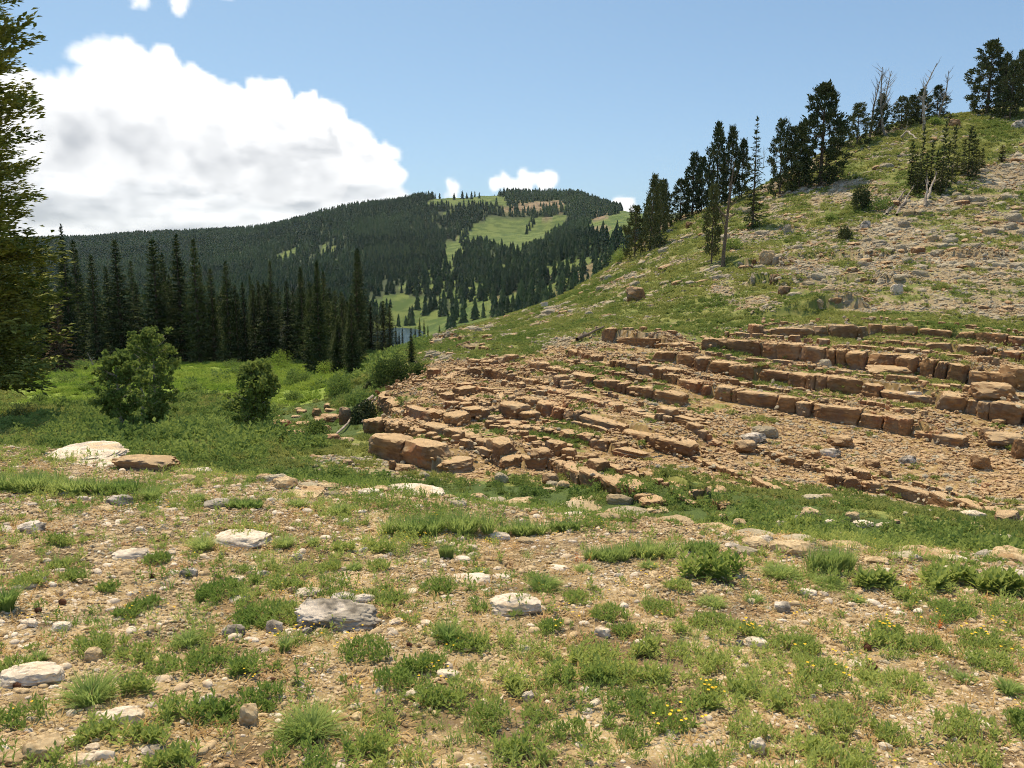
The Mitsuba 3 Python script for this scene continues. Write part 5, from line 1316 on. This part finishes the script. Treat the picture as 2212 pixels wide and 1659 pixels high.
# ------------------------------------------------------------------ the stony knoll in front
v_, f_ = rock(961, 5, 3.4, 7, 0.16)
v_ = v_ * (1 + 0.10 * (meshkit.noise(v_ * 11, 3)[:, None] - 0.5) - 0.10 * np.clip(meshkit.noise(v_ * 17 + 5, 4)[:, None] - 0.55, 0, 1) + 0.05 * (meshkit.noise(v_ * 30, 6)[:, None] - 0.5))
v_[:, 2] -= 0.30 * v_[:, 0] * (v_[:, 2] + 0.5)
PITTED = ply((v_, f_), 'grey_stone', smooth=True)
for fn, x, yb, w, h, look, lab, *more in [
    (q7, 1470, 842, 350, 130, 'grey_stone', 'largest grey pitted boulder with a white lit shoulder', 0.62, PITTED), (q7, 385, 105, 275, 62, 'white_stone', 'flat white slab at the far edge, upper of two layers', 1.1), (q7, 410, 130, 215, 34, 'white_stone', 'lower white slab under the upper layer', 1.1),
    (q7, 635, 150, 255, 70, 'rust_stone', 'brown squared boulder right of the layered white slab', 0.6), (q7, 812, 172, 85, 30, 'tan_stone', 'small pink tan stone right of the brown squared boulder'), (q7, 955, 205, 75, 25, 'tan_stone', 'low tan stone between the slab group and the pyramid stone'),
    (q7, 1240, 232, 105, 50, 'tan_stone', 'brown pyramid stone at the far edge'), (q7, 1330, 262, 150, 28, 'tan_stone', 'flat tan paving stone beside the pyramid stone', 1.2), (q8, -420, 245, 275, 48, 'white_stone', 'long flat pale boulder on the far edge', 0.8), (q8, -600, 250, 95, 26, 'white_stone', 'low white stone left of the long flat boulder'),
    (q7, 520, 302, 95, 45, 'grey_stone', 'grey rounded rock in the grass near the far edge'), (q7, 945, 318, 105, 45, 'grey_stone', 'grey brown mound shaped rock beyond the white slab'), (q7, 1055, 482, 225, 66, 'white_stone', 'white slab beside a bushy grass tuft', 0.8), (q7, 570, 532, 130, 36, 'white_stone', 'low pale stone left of the white slab'),
    (q7, 743, 520, 42, 24, 'white_stone', 'small round pale stone between two tufts'), (q7, 2048, 638, 162, 46, 'white_stone', 'smooth white oval stone', 0.8), (q7, 2180, 622, 80, 24, 'white_stone', 'flat white stone right of the oval one'), (q8, 25, 765, 225, 88, 'white_stone', 'large white boulder with a leafy sprig in front', 0.7),
    (q7, 140, 420, 92, 45, 'grey_stone', 'grey low rock at the left margin'), (q7, 15, 415, 70, 20, 'white_stone', 'white flat stone cut by the left margin'), (q7, 820, 612, 70, 38, 'grey_stone', 'squared grey brown stone'), (q7, 1030, 637, 68, 32, 'white_stone', 'white topped brick shaped stone'), (q7, 1092, 610, 42, 26, 'tan_stone', 'tan stone, left one of a touching pair'),
    (q7, 1138, 614, 55, 30, 'grey_stone', 'brown stone, right one of a touching pair'), (q7, 1090, 580, 50, 14, 'white_stone', 'flat white stone above the touching pair'), (q7, 1015, 872, 92, 56, 'grey_stone', 'dark brown wedge stone left of the grey boulder'), (q7, 1192, 852, 68, 54, 'grey_stone', 'lichen grey stone in front of the leafy mat'),
    (q7, 1335, 862, 42, 34, 'grey_stone', 'small grey stone in front of the grey boulder'), (q7, 1342, 697, 110, 36, 'white_stone', 'white angular stone behind the grey boulder'), (q7, 1490, 718, 95, 40, 'grey_stone', 'grey stone touching the back of the grey boulder'), (q7, 1570, 722, 80, 36, 'grey_stone', 'dark stone at the right back of the grey boulder'),
    (q7, 1720, 818, 60, 28, 'white_stone', 'white small stone right of the grey boulder'), (q7, 1850, 825, 60, 28, 'white_stone', 'white stone at the foot of a grass tuft'), (q7, 1700, 860, 45, 30, 'white_stone', 'chalky stone below the right end of the grey boulder'), (q7, 1042, 722, 85, 28, 'grey_stone', 'grey low stone above the leafy mat'), (q7, 1275, 682, 45, 30, 'tan_stone', 'round tan stone above the leafy mat'),
    (q7, 127, 828, 62, 30, 'white_stone', 'white stone, left of a pair far left'), (q7, 268, 846, 66, 35, 'white_stone', 'white cracked stone, right of a pair far left'), (q7, 408, 976, 60, 52, 'tan_stone', 'rounded pale tan cobble on bare soil', 0.9), (q7, 138, 1082, 222, 78, 'white_stone', 'long pale slab with a notch, low at the left', 0.6), (q7, 528, 1262, 172, 78, 'white_stone', 'blunt white block stone above green rosettes', 0.6),
    (q7, 418, 1228, 48, 30, 'white_stone', 'small white stone left of the blunt block'), (q7, 898, 1188, 72, 66, 'white_stone', 'upright white stone between two green clumps'), (q7, 1082, 1258, 86, 98, 'tan_stone', 'pointed brown stone shaped like a little tent', 0.8), (q7, 185, 1405, 165, 95, 'tan_stone', 'rusty brown rock at the lower left', 0.7),
    (q7, 45, 1425, 115, 55, 'tan_stone', 'rusty rock cut by the lower left corner'), (q7, 1944, 1058, 102, 50, 'white_stone', 'pale wedge stone on bare gravel', 0.7), (q7, 1797, 1116, 38, 24, 'white_stone', 'small chalk white stone among herbs'), (q7, 1688, 1162, 40, 34, 'tan_stone', 'small pinkish pointed stone'), (q7, 330, 1332, 58, 30, 'white_stone', 'egg shaped white pebble under the rosettes'),
    (q7, 402, 1366, 55, 30, 'white_stone', 'white pebble beside the egg shaped one'), (q7, 362, 1432, 92, 45, 'white_stone', 'flat white stone at the bottom edge'), (q7, 668, 1385, 90, 36, 'grey_stone', 'flat grey stone sunk in the soil'), (q7, 1332, 1428, 42, 32, 'grey_stone', 'small grey cobble at the bottom edge'), (q7, 1700, 1435, 60, 30, 'white_stone', 'white lump stone at the bottom edge'),
    (q8, 400, 862, 70, 44, 'white_stone', 'chalky round stone right of the leafy sprig boulder'), (q8, 1062, 908, 92, 42, 'white_stone', 'gleaming white oval stone on the right half'), (q8, 990, 900, 34, 26, 'grey_stone', 'small dark stone left of the gleaming oval'), (q8, 1205, 942, 28, 18, 'tan_stone', 'little tan stone below the round green cushion'),
    (q8, 215, 576, 82, 24, 'white_stone', 'flat white stone above a blue green tuft'), (q8, 1285, 682, 68, 26, 'white_stone', 'small white flat stone in the flowers'), (q8, 1170, 756, 70, 46, 'grey_stone', 'dark pitted rounded stone'), (q8, 80, 1138, 52, 46, 'white_stone', 'white lump beside a green herb'), (q8, 1062, 1366, 66, 72, 'white_stone', 'upright white stone at the bottom right half'),
    (q8, 1615, 1345, 52, 26, 'white_stone', 'white flat pebble at the lower right'), (q8, 1210, 512, 172, 62, 'tan_stone', 'tan boulder with a dark shaded front near the far edge', 0.7), (q8, 960, 480, 62, 20, 'grey_stone', 'grey flat stone left of the tan boulder'), (q8, 1580, 548, 95, 26, 'tan_stone', 'tan flat stone in the dry grass'), (q8, 1760, 520, 150, 46, 'tan_stone', 'tan slab ending the paved edge', 1.0),
    (q8, 1870, 524, 120, 36, 'tan_stone', 'broken tan slab right of the paved edge', 1.0), (q8, 1700, 478, 90, 28, 'tan_stone', 'tilted tan flake on the far edge'), (q8, 2060, 522, 85, 32, 'grey_stone', 'grey flat stone near the right margin'), (q8, 2165, 545, 160, 62, 'tan_stone', 'big tan slab cut by the right margin', 1.0),
    (q8, 1290, 355, 85, 45, 'tan_stone', 'tan boulder among the gully plants'), (q8, 1385, 395, 55, 36, 'white_stone', 'white angular stone among the gully plants'), (q8, 1520, 390, 75, 26, 'white_stone', 'flat pale stone in the gully'), (q8, 1610, 398, 58, 26, 'white_stone', 'pale oval stone right of the flat gully stone'), (q8, 1470, 368, 62, 40, 'tan_stone', 'tan upright stone in the gully'),
    (q8, 1240, 372, 40, 32, 'grey_stone', 'grey stone left of the gully boulder'), (q8, 1170, 400, 45, 36, 'white_stone', 'white stone low in the gully'), (q8, 1735, 325, 70, 24, 'tan_stone', 'flat tan stone high in the gully'), (q8, 1990, 360, 85, 40, 'white_stone', 'pale wedge in the gully near the right margin'), (q8, 2120, 445, 65, 24, 'white_stone', 'thin white flake in the gully'), (q8, 2000, 400, 50, 28, 'tan_stone', 'small tan block in the gully'),
    (q7, 360, 282, 42, 20, 'white_stone', 'tiny white stone near the grey rounded rock'), (q7, 470, 322, 70, 18, 'tan_stone', 'flat tan chip under the grey rounded rock'), (q7, 740, 326, 55, 14, 'white_stone', 'flat pale chip in the short grass'), (q7, 785, 372, 66, 22, 'white_stone', 'white flat stone left of centre'), (q7, 610, 415, 36, 20, 'white_stone', 'small white lump in the flowers'),
    (q7, 480, 392, 66, 14, 'white_stone', 'pale flat chip by orange flowers'), (q7, 390, 440, 50, 24, 'tan_stone', 'pinkish stone in the dry soil'), (q7, 730, 436, 55, 24, 'tan_stone', 'rusty stone near the white slab'), (q7, 2170, 450, 90, 34, 'white_stone', 'white angular rubble by the long grass'), (q7, 2050, 495, 50, 26, 'white_stone', 'white crumbly stone under the long grass'),
    (q7, 2010, 545, 70, 26, 'white_stone', 'white low stone above the oval one'), (q7, 1290, 535, 46, 24, 'white_stone', 'white small stone in the herb patch'), (q7, 1415, 450, 50, 20, 'white_stone', 'white chip right of the grass tufts'), (q7, 1550, 458, 42, 18, 'white_stone', 'small white chip before the long grass'), (q7, 175, 640, 44, 34, 'white_stone', 'pale stone half under grass at the left'), (q7, 120, 660, 66, 20, 'white_stone', 'thin white stone at the left margin grass')]:
    seen_rock(fn, x, yb, w, h, look, lab, k=int(abs(x) + yb), deep=more[0] if more else None, shape=more[1] if len(more) > 1 else None, yaw=0.0 if len(more) > 1 else None)

# paved edge: big pale slabs half sunk along the rim
for n, (x, yb, w, h, dp, lab) in enumerate([(60, 305, 250, 46, 1.3, 'broad pink grey slab, first of the paved rim'), (300, 325, 300, 40, 1.2, 'broad pale slab, second of the paved rim'), (520, 345, 260, 40, 1.2, 'pale slab behind the tall grasses of the rim'), (330, 285, 190, 30, 1.0, 'thin upper slab of the rim'),
                                               (480, 292, 175, 50, 0.6, 'raised long tan block on the rim'), (700, 375, 240, 36, 1.2, 'cracked pale slab past the tall grasses'), (880, 400, 230, 34, 1.2, 'cracked tan slab in the rim'), (1060, 430, 220, 32, 1.3, 'sunken tan slab towards the gully'), (1250, 455, 200, 30, 1.3, 'low tan slab behind the dark faced boulder'),
                                               (1450, 480, 180, 28, 1.3, 'last sunken slab of the paved rim'), (-60, 285, 130, 28, 1.0, 'pale stone at the left start of the paved rim'), (-240, 280, 120, 24, 1.2, 'broken pale stones beside the long flat boulder'), (640, 330, 130, 30, 1.0, 'tan slab with moss at the rim')]):
    seen_rock(q8, x, yb, w * 0.72, h * 0.85, 'pale_stone' if n % 3 else 'tan_stone', lab, k=n, deep=dp * 0.7, name='flat_rock', cat='flat rock', sink=0.30)

edge_x = rs.uniform(-6.5, 6.5, 46)
edge_y = knoll_edge(edge_x) - rs.uniform(-0.5, 1.2, 46)
for n in range(46):
    w = rs.uniform(0.08, 0.26)
    boulder(edge_x[n], edge_y[n], w, w * rs.uniform(0.5, 0.9), w * rs.uniform(0.25, 0.5), ['pale_stone', 'tan_stone', 'white_stone'][n % 3], 'broken slab piece along the rim of the knoll', 'broken slab pieces along the rim', 'rim_rock', 'rock', n, sink=0.3)

# plants of the knoll: picture position of the middle, width, height
LAND = {'the largest grey boulder': (1470, 800), 'the white slab': (1055, 460), 'the tent shaped brown stone': (1082, 1215), 'the blunt white block stone': (528, 1225), 'the notched pale slab': (138, 1045), 'the rounded tan cobble': (408, 955),
        'the leafy sprig boulder': (2205, 740), 'the pale wedge stone': (1944, 1035), 'the gleaming oval stone': (3247, 905), 'the dark pitted stone': (3354, 745), 'the brown squared boulder': (635, 115), 'the grey rounded rock': (520, 280),
        'the oval white stone': (2048, 615), 'the rusty lower rock': (185, 1365), 'the tan boulder': (3395, 490), 'the upright white stone': (3246, 1335)}
land_xy = {k: np.array(q7(*v) if v[0] < 2230 else q8((q7(*v)[0] - 1099.7) / .5028, v[1])) for k, v in LAND.items()}
given_labels = set()
def beside(X, Y, what):
    """what it looks like, and its place beside the nearest landmark that does not yet name one like it"""
    for name, p in sorted(land_xy.items(), key=lambda kv: np.hypot(kv[1][0] - X, 1.6 * (kv[1][1] - Y))):
        dx, dy = X - p[0], 1.6 * (Y - p[1])
        if np.hypot(dx, dy) > 900:
            break
        where = ('left of' if dx < 0 else 'right of') if abs(dx) > abs(dy) else ('behind' if dy < 0 else 'in front of')
        text = f'{what} {where} {name}'
        if text not in given_labels:
            given_labels.add(text)
            return text, None
    return None, None
def plant(fn, x, yc, w, h, kind_, seed, what=None):
    f = 0.4972 if fn is q7 else 0.5028
    X, Y = fn(x, yc + h * 0.36)
    foot = at(X, Y)
    dist = np.hypot(foot[0], foot[1])
    r_, hh = w * f / FOC * dist / 2, h * f / FOC * dist * 0.74
    size = r_ * 2
    if kind_ == 'tuft':
        key, cat, look = 'grass_tuft', 'grass tuft', 'grass_blade'
        m = tuft(hh, r_, 700 + seed, int(np.clip(1500 * size, 140, 1400)), 0.0030 + 0.0006 * dist, 0.55)
        words_ = 'fine bladed green grass tuft'
    elif kind_ == 'tall':
        key, cat, look = 'tall_grass', 'grass clump', 'grass_blade'
        m = tuft(hh * 1.1, r_ * 0.8, 700 + seed, int(np.clip(420 * size, 120, 900)), 0.005 + 0.0008 * dist, 0.2)
        # spread the stems along the clump
        m = joined(m, *[(tuft(hh * 1.05, r_ * 0.45, 760 + seed * 3 + q, 130, 0.005 + 0.0008 * dist, 0.2)[0] + [(q - 1.5) * r_ * 0.5, 0, 0], tuft(hh, r_ * 0.45, 760 + seed * 3 + q, 130, 0.01, 0.2)[1]) for q in range(4)])
        words_ = 'tall upright green grass clump'
    elif kind_ == 'broad':
        key, cat, look = 'leafy_plant', 'plant', 'herb_leaf'
        m = joined(*[(herb(hh * 1.1, 700 + seed * 9 + q, 4, 0.09, 0.36)[0] + [rs.uniform(-r_, r_), rs.uniform(-r_, r_) * 0.5, 0], herb(hh, 700 + seed * 9 + q, 4, 0.1, 0.3)[1]) for q in range(int(6 + 14 * size))])
        words_ = 'bright broad leaved green plant'
    elif kind_ == 'herb':
        key, cat, look = 'leafy_plant', 'plant', 'herb_leaf'
        m = joined(*[(herb(hh, 700 + seed * 9 + q, 3, 0.042, 0.30)[0] + [(q % 7 / 3.0 - 1) * r_ * 0.75 + rs.uniform(-0.1, 0.1) * r_, rs.uniform(-r_, r_) * 0.35, 0], herb(hh, 700 + seed * 9 + q, 3, 0.05, 0.3)[1]) for q in range(int(6 + 26 * size))])
        words_ = 'upright narrow leaved green herb'
    else:
        key, cat, look = 'cushion_plant', 'plant', 'herb_leaf'
        m = leaf_mat(hh, r_, 700 + seed, int(np.clip(4200 * size * size + 620 * size, 220, 3000)), 0.024 + 0.0035 * dist, 0.25)
        words_ = 'low green leafy cushion'
    if kind_ == 'flower':
        words_ = 'green cushion topped with yellow flowers'
    lab, kin = beside(X, Y, what or words_)
    if lab is None:
        lab, kin = f'{words_} on the stony knoll', f'{words_}s'
    key = numbered(key)
    m_ = frame(*foot, 0)
    if kind_ == 'flower':
        scene[key + '__leaves'] = put(ply(m, look), m_)
        for q in range(3):
            fm = flower_head(800 + seed * 4 + q, 4, hh * 1.15, 0.006 + 0.0006 * dist, r_ * 0.6)
            scene[key + '__blossom' + (f'_{q:03d}' if q else '')] = put(ply(fm, 'petal_yellow'), m_)
    else:
        scene[key] = put(ply(m, look), m_)
    tag(key, lab, cat, kin)

PLANTS = [(q7, 'tuft', '880 460 140 95 1240 450 120 85 400 1090 285 175 1350 1225 390 185 1945 835 190 135 815 868 185 95 660 245 115 95 860 262 90 60 1290 285 110 60 1470 310 120 70 2085 580 120 65 1540 560 110 50 1360 450 70 60 30 700 120 160 1240 890 80 110 170 950 100 70'),
          (q7, 'tall', '1780 385 260 120 2010 370 300 125 130 200 260 100 330 215 220 85 520 220 150 75 1060 290 160 60 1940 500 60 80'),
          (q7, 'mat', '435 890 205 95 600 930 160 75 960 662 195 75 1170 762 295 110 1590 905 235 115 900 965 205 95 1150 1110 205 85 1695 1040 185 125 1860 975 140 90 2130 1185 210 165 90 1205 215 95 320 600 95 50 680 530 105 60 470 660 85 40 1700 690 140 80 1900 640 160 80 60 990 130 80 700 990 140 50 260 560 90 40 1440 560 90 50 1640 560 110 50 130 620 120 60 560 760 90 50 640 720 120 60'),
          (q7, 'herb', '800 1180 185 120 965 1190 130 90 1620 1340 160 120 760 1400 170 70 440 1290 160 55 640 1290 150 60 1910 1140 120 80 600 1085 120 80 1060 1000 110 80 1800 990 100 100 270 450 130 60 1660 480 140 60 1060 430 60 50 1240 640 120 50 2050 900 100 60 1500 480 100 50'),
          (q8, 'tuft', '150 620 215 110 1380 620 190 70 1050 690 110 70 870 700 170 70 1160 570 230 90 600 545 110 55 320 560 120 60 1480 690 120 50 1960 1030 130 50 2150 1070 150 80'),
          (q8, 'tall', '1380 530 200 150 590 480 270 110 420 500 200 90 60 390 230 90 820 470 160 70 240 380 130 70'),
          (q8, 'broad', '875 560 285 115 1930 620 285 65 2170 650 140 95 1560 620 100 50 1250 380 130 60'),
          (q8, 'mat', '1230 885 205 95 1700 1042 160 120 1420 1200 285 130 280 1255 195 125 860 1400 185 85 1440 1400 305 135 540 1145 255 85 1980 1235 265 120 2180 1200 90 160 1050 1245 205 95 900 965 155 95 760 925 150 60 520 1290 160 80 870 790 190 80 640 730 150 70 430 750 170 80 730 640 120 60 180 810 110 80 1650 1270 140 70 2000 1390 200 80 400 930 160 70 500 830 100 50 2060 960 160 80 1780 900 180 60 300 690 130 60 1900 740 150 60'),
          (q8, 'herb', '600 905 120 70 330 940 120 70 440 1000 170 80 640 1020 150 80 210 1010 70 120 30 1060 90 80 1180 1140 160 70 1010 1080 110 60 850 1140 140 60 1620 880 140 80 1720 680 130 60 40 1330 140 120 380 1020 90 90 1310 1330 100 80'),
          (q8, 'flower', '700 1210 200 90 1340 1000 245 100 2050 880 180 60 1620 830 130 60 1020 830 100 60 870 1080 90 60')]
seed = 0
for fn, kind_, nums in PLANTS:
    for x, yc, w, h in np.array(nums.split(), float).reshape(-1, 4):
        seed += 1
        plant(fn, x, yc, w, h, kind_, seed)

# fill of the knoll: gravel, chips, sprouts, straw and blossoms
for i in range(4):
    shapes(f'pebble_kind_{i}', stone=ply(rock(720 + i, 1 if i < 2 else 0, 2.6, 3, 0.15) if i < 2 else rock(720 + i, 1, 3.0, 4, 0.15), 'white_stone' if i % 2 == 0 else 'tan_stone', smooth=50))
    shapes(f'sprout_kind_{i}', leaves=ply(leaf_mat(0.055, 0.055, 730 + i, 27, 0.042, 0.26), 'herb_leaf'))
    shapes(f'wisp_kind_{i}', blades=ply(tuft(0.12, 0.10, 740 + i, 16, 0.006, 0.5), 'grass_blade'))
    shapes(f'straw_kind_{i}', blades=ply(tuft(0.07, 0.12, 750 + i, 12, 0.006, 0.9), 'dry_blade'))
    shapes(f'blossom_kind_{i}', heads=ply(flower_head(770 + i, 4, 0.07, 0.0075, 0.06), 'petal_yellow'))
    shapes(f'sprig_kind_{i}', leaves=ply(herb(0.13, 780 + i, 3, 0.045, 0.32), 'herb_leaf'))
def knoll_points(n, power=1.3):
    x, y = fan(int(n * 1.25), -0.9, 0.9, 1.5, 13, rs, power)
    ok = (on_knoll(x, y) > 0.55)
    return x[ok], y[ok]
for i in range(5):
    shapes(f'grit_kind_{i}', stone=ply(grit(800 + i, [46, 46, 46, 46, 20][i], 0.10, 0.008, 0.026), ['tan_stone', 'tan_stone', 'pale_stone', 'tan_stone', 'white_stone'][i]))
x, y = knoll_points(9000, 1.5)
g = 0.5 + 1.7 * vnoise(x, y, 0.8, 4, 85)
keep = rs.random(len(x)) < np.clip(1.25 - g, 0.2, 1) * 0.75
x, y = x[keep], y[keep]
scatter('gravel', [f'grit_kind_{i}' for i in range(5)], x, y, rs.uniform(0.75, 1.25, len(x)) * np.interp(np.hypot(x, y), [2, 5, 10], [0.8, 1.1, 1.6]), rs, 'pale grit and stone chips scattered over the soil', 'gravel', 0.0, True)
x, y = knoll_points(5200, 1.4)
s = 0.018 + 0.040 * rs.random(len(x)) ** 3
scatter('pebbles', [f'pebble_kind_{i}' for i in range(4)], x, y, s * np.interp(np.hypot(x, y), [2, 5, 10], [0.85, 1.15, 1.5]), rs, 'white and tan pebbles lying between the plants', 'pebbles', -0.05, False, np.stack([rs.uniform(0.9, 1.7, len(x)), rs.uniform(0.8, 1.2, len(x)), rs.uniform(0.45, 0.9, len(x))], -1))
x, y = knoll_points(34000, 1.4)
g = vnoise(x, y, 0.8, 4, 85)
p1 = rs.random(len(x)) < np.clip(0.17 + 1.5 * g, 0.04, 0.7)
scatter('ground_cover', [f'sprout_kind_{i}' for i in range(4)] + [f'wisp_kind_{i}' for i in range(2)] + [f'sprig_kind_{i}' for i in range(3)], x[p1], y[p1], rs.uniform(0.35, 0.95, p1.sum()) * np.interp(np.hypot(x[p1], y[p1]), [2, 10], [0.8, 1.25]), rs, 'small green sprouts and herbs between the stones', 'ground cover')
x, y = knoll_points(16000, 1.4)
g = vnoise(x, y, 1.0, 4, 86)
p1 = rs.random(len(x)) < np.clip(0.30 + 1.2 * g, 0.03, 0.7)
scatter('dry_grass', [f'straw_kind_{i}' for i in range(4)], x[p1], y[p1], rs.uniform(0.5, 1.2, p1.sum()), rs, 'short dry straw and reddish stalks on the soil', 'dry grass')
x, y = knoll_points(2600, 1.6)
g = vnoise(x, y, 1.4, 3, 87)
p1 = rs.random(len(x)) < np.clip(0.02 + 1.5 * g, 0.02, 0.6)
scatter('wildflowers', [f'blossom_kind_{i}' for i in range(4)], x[p1], y[p1], rs.uniform(0.5, 1.0, p1.sum()), rs, 'tiny yellow and orange blossoms dotted over the knoll', 'wildflowers')
for n, (fn, x, yb, w, lab) in enumerate([(q7, 77, 1098, 30, 'dark red pine cone in front of the notched slab'), (q7, 275, 735, 30, 'red brown pine cone on the soil at the left'), (q7, 170, 768, 26, 'dark pine cone below another at the left'), (q7, 665, 618, 24, 'reddish pine cone near the squared grey stone'), (q7, 1185, 1068, 28, 'dark pine cone right of the cushion'),
                                         (q7, 1780, 918, 28, 'pine cone below the white small stone'), (q7, 1842, 1066, 24, 'pine cone left of the pale wedge stone'), (q8, 1558, 1018, 52, 'large dark pine cone on the right half'), (q8, 1540, 925, 36, 'brown pine cone above the large dark one')]):
    seen_rock(fn, x, yb, w, w * 0.9, 'tan_stone', lab, name='pine_cone', cat='pine cone', shape=CONES[n % 2], sink=0.08)
for n, (fn, x, yc, lab) in enumerate([(q8, 1700, 650, 'red paintbrush flower cluster near the right side'), (q8, 305, 525, 'red paintbrush flower by the flat white stone'), (q8, 1850, 810, 'faded orange red flower cluster lower right')]):
    foot = at(*fn(x, yc + 15))
    key = numbered('red_flower')
    scene[key] = put(ply(joined(*[(herb(0.10, 900 + n * 5 + q, 1, 0.016, 0.3)[0] + [rs.uniform(-.015, .015), rs.uniform(-.015, .015), 0], herb(0.2, 900 + n * 5 + q, 1, 0.03, 0.3)[1]) for q in range(5)]), 'petal_red'), frame(*foot))
    tag(key, lab, 'flower')

# ------------------------------------------------------------------ the air between here and the far hill
lowest, highest = float(verts[:, 2].min()) - 1.5, max(float(verts[:, 2].max()), 160.0) + 30.0
scene['air'] = {'type': 'homogeneous', 'albedo': {'type': 'rgb', 'value': [0.80, 0.92, 1.0]}, 'sigma_t': 0.00005}
scene['haze'] = {'type': 'cube', 'to_world': T4().translate([0, 0, (lowest + highest) / 2]).scale([5300, 5300, (highest - lowest) / 2]), 'bsdf': {'type': 'null'}, 'interior': {'type': 'ref', 'id': 'air'}}
scene['camera']['medium'] = {'type': 'ref', 'id': 'air'}
labels['haze'] = {'label': 'thin bluish summer haze filling the valley air', 'category': 'haze', 'kind': 'stuff'}

# tally of triangles that are not copies
def _count(path):
    return len(meshkit.WRITTEN[path][1])
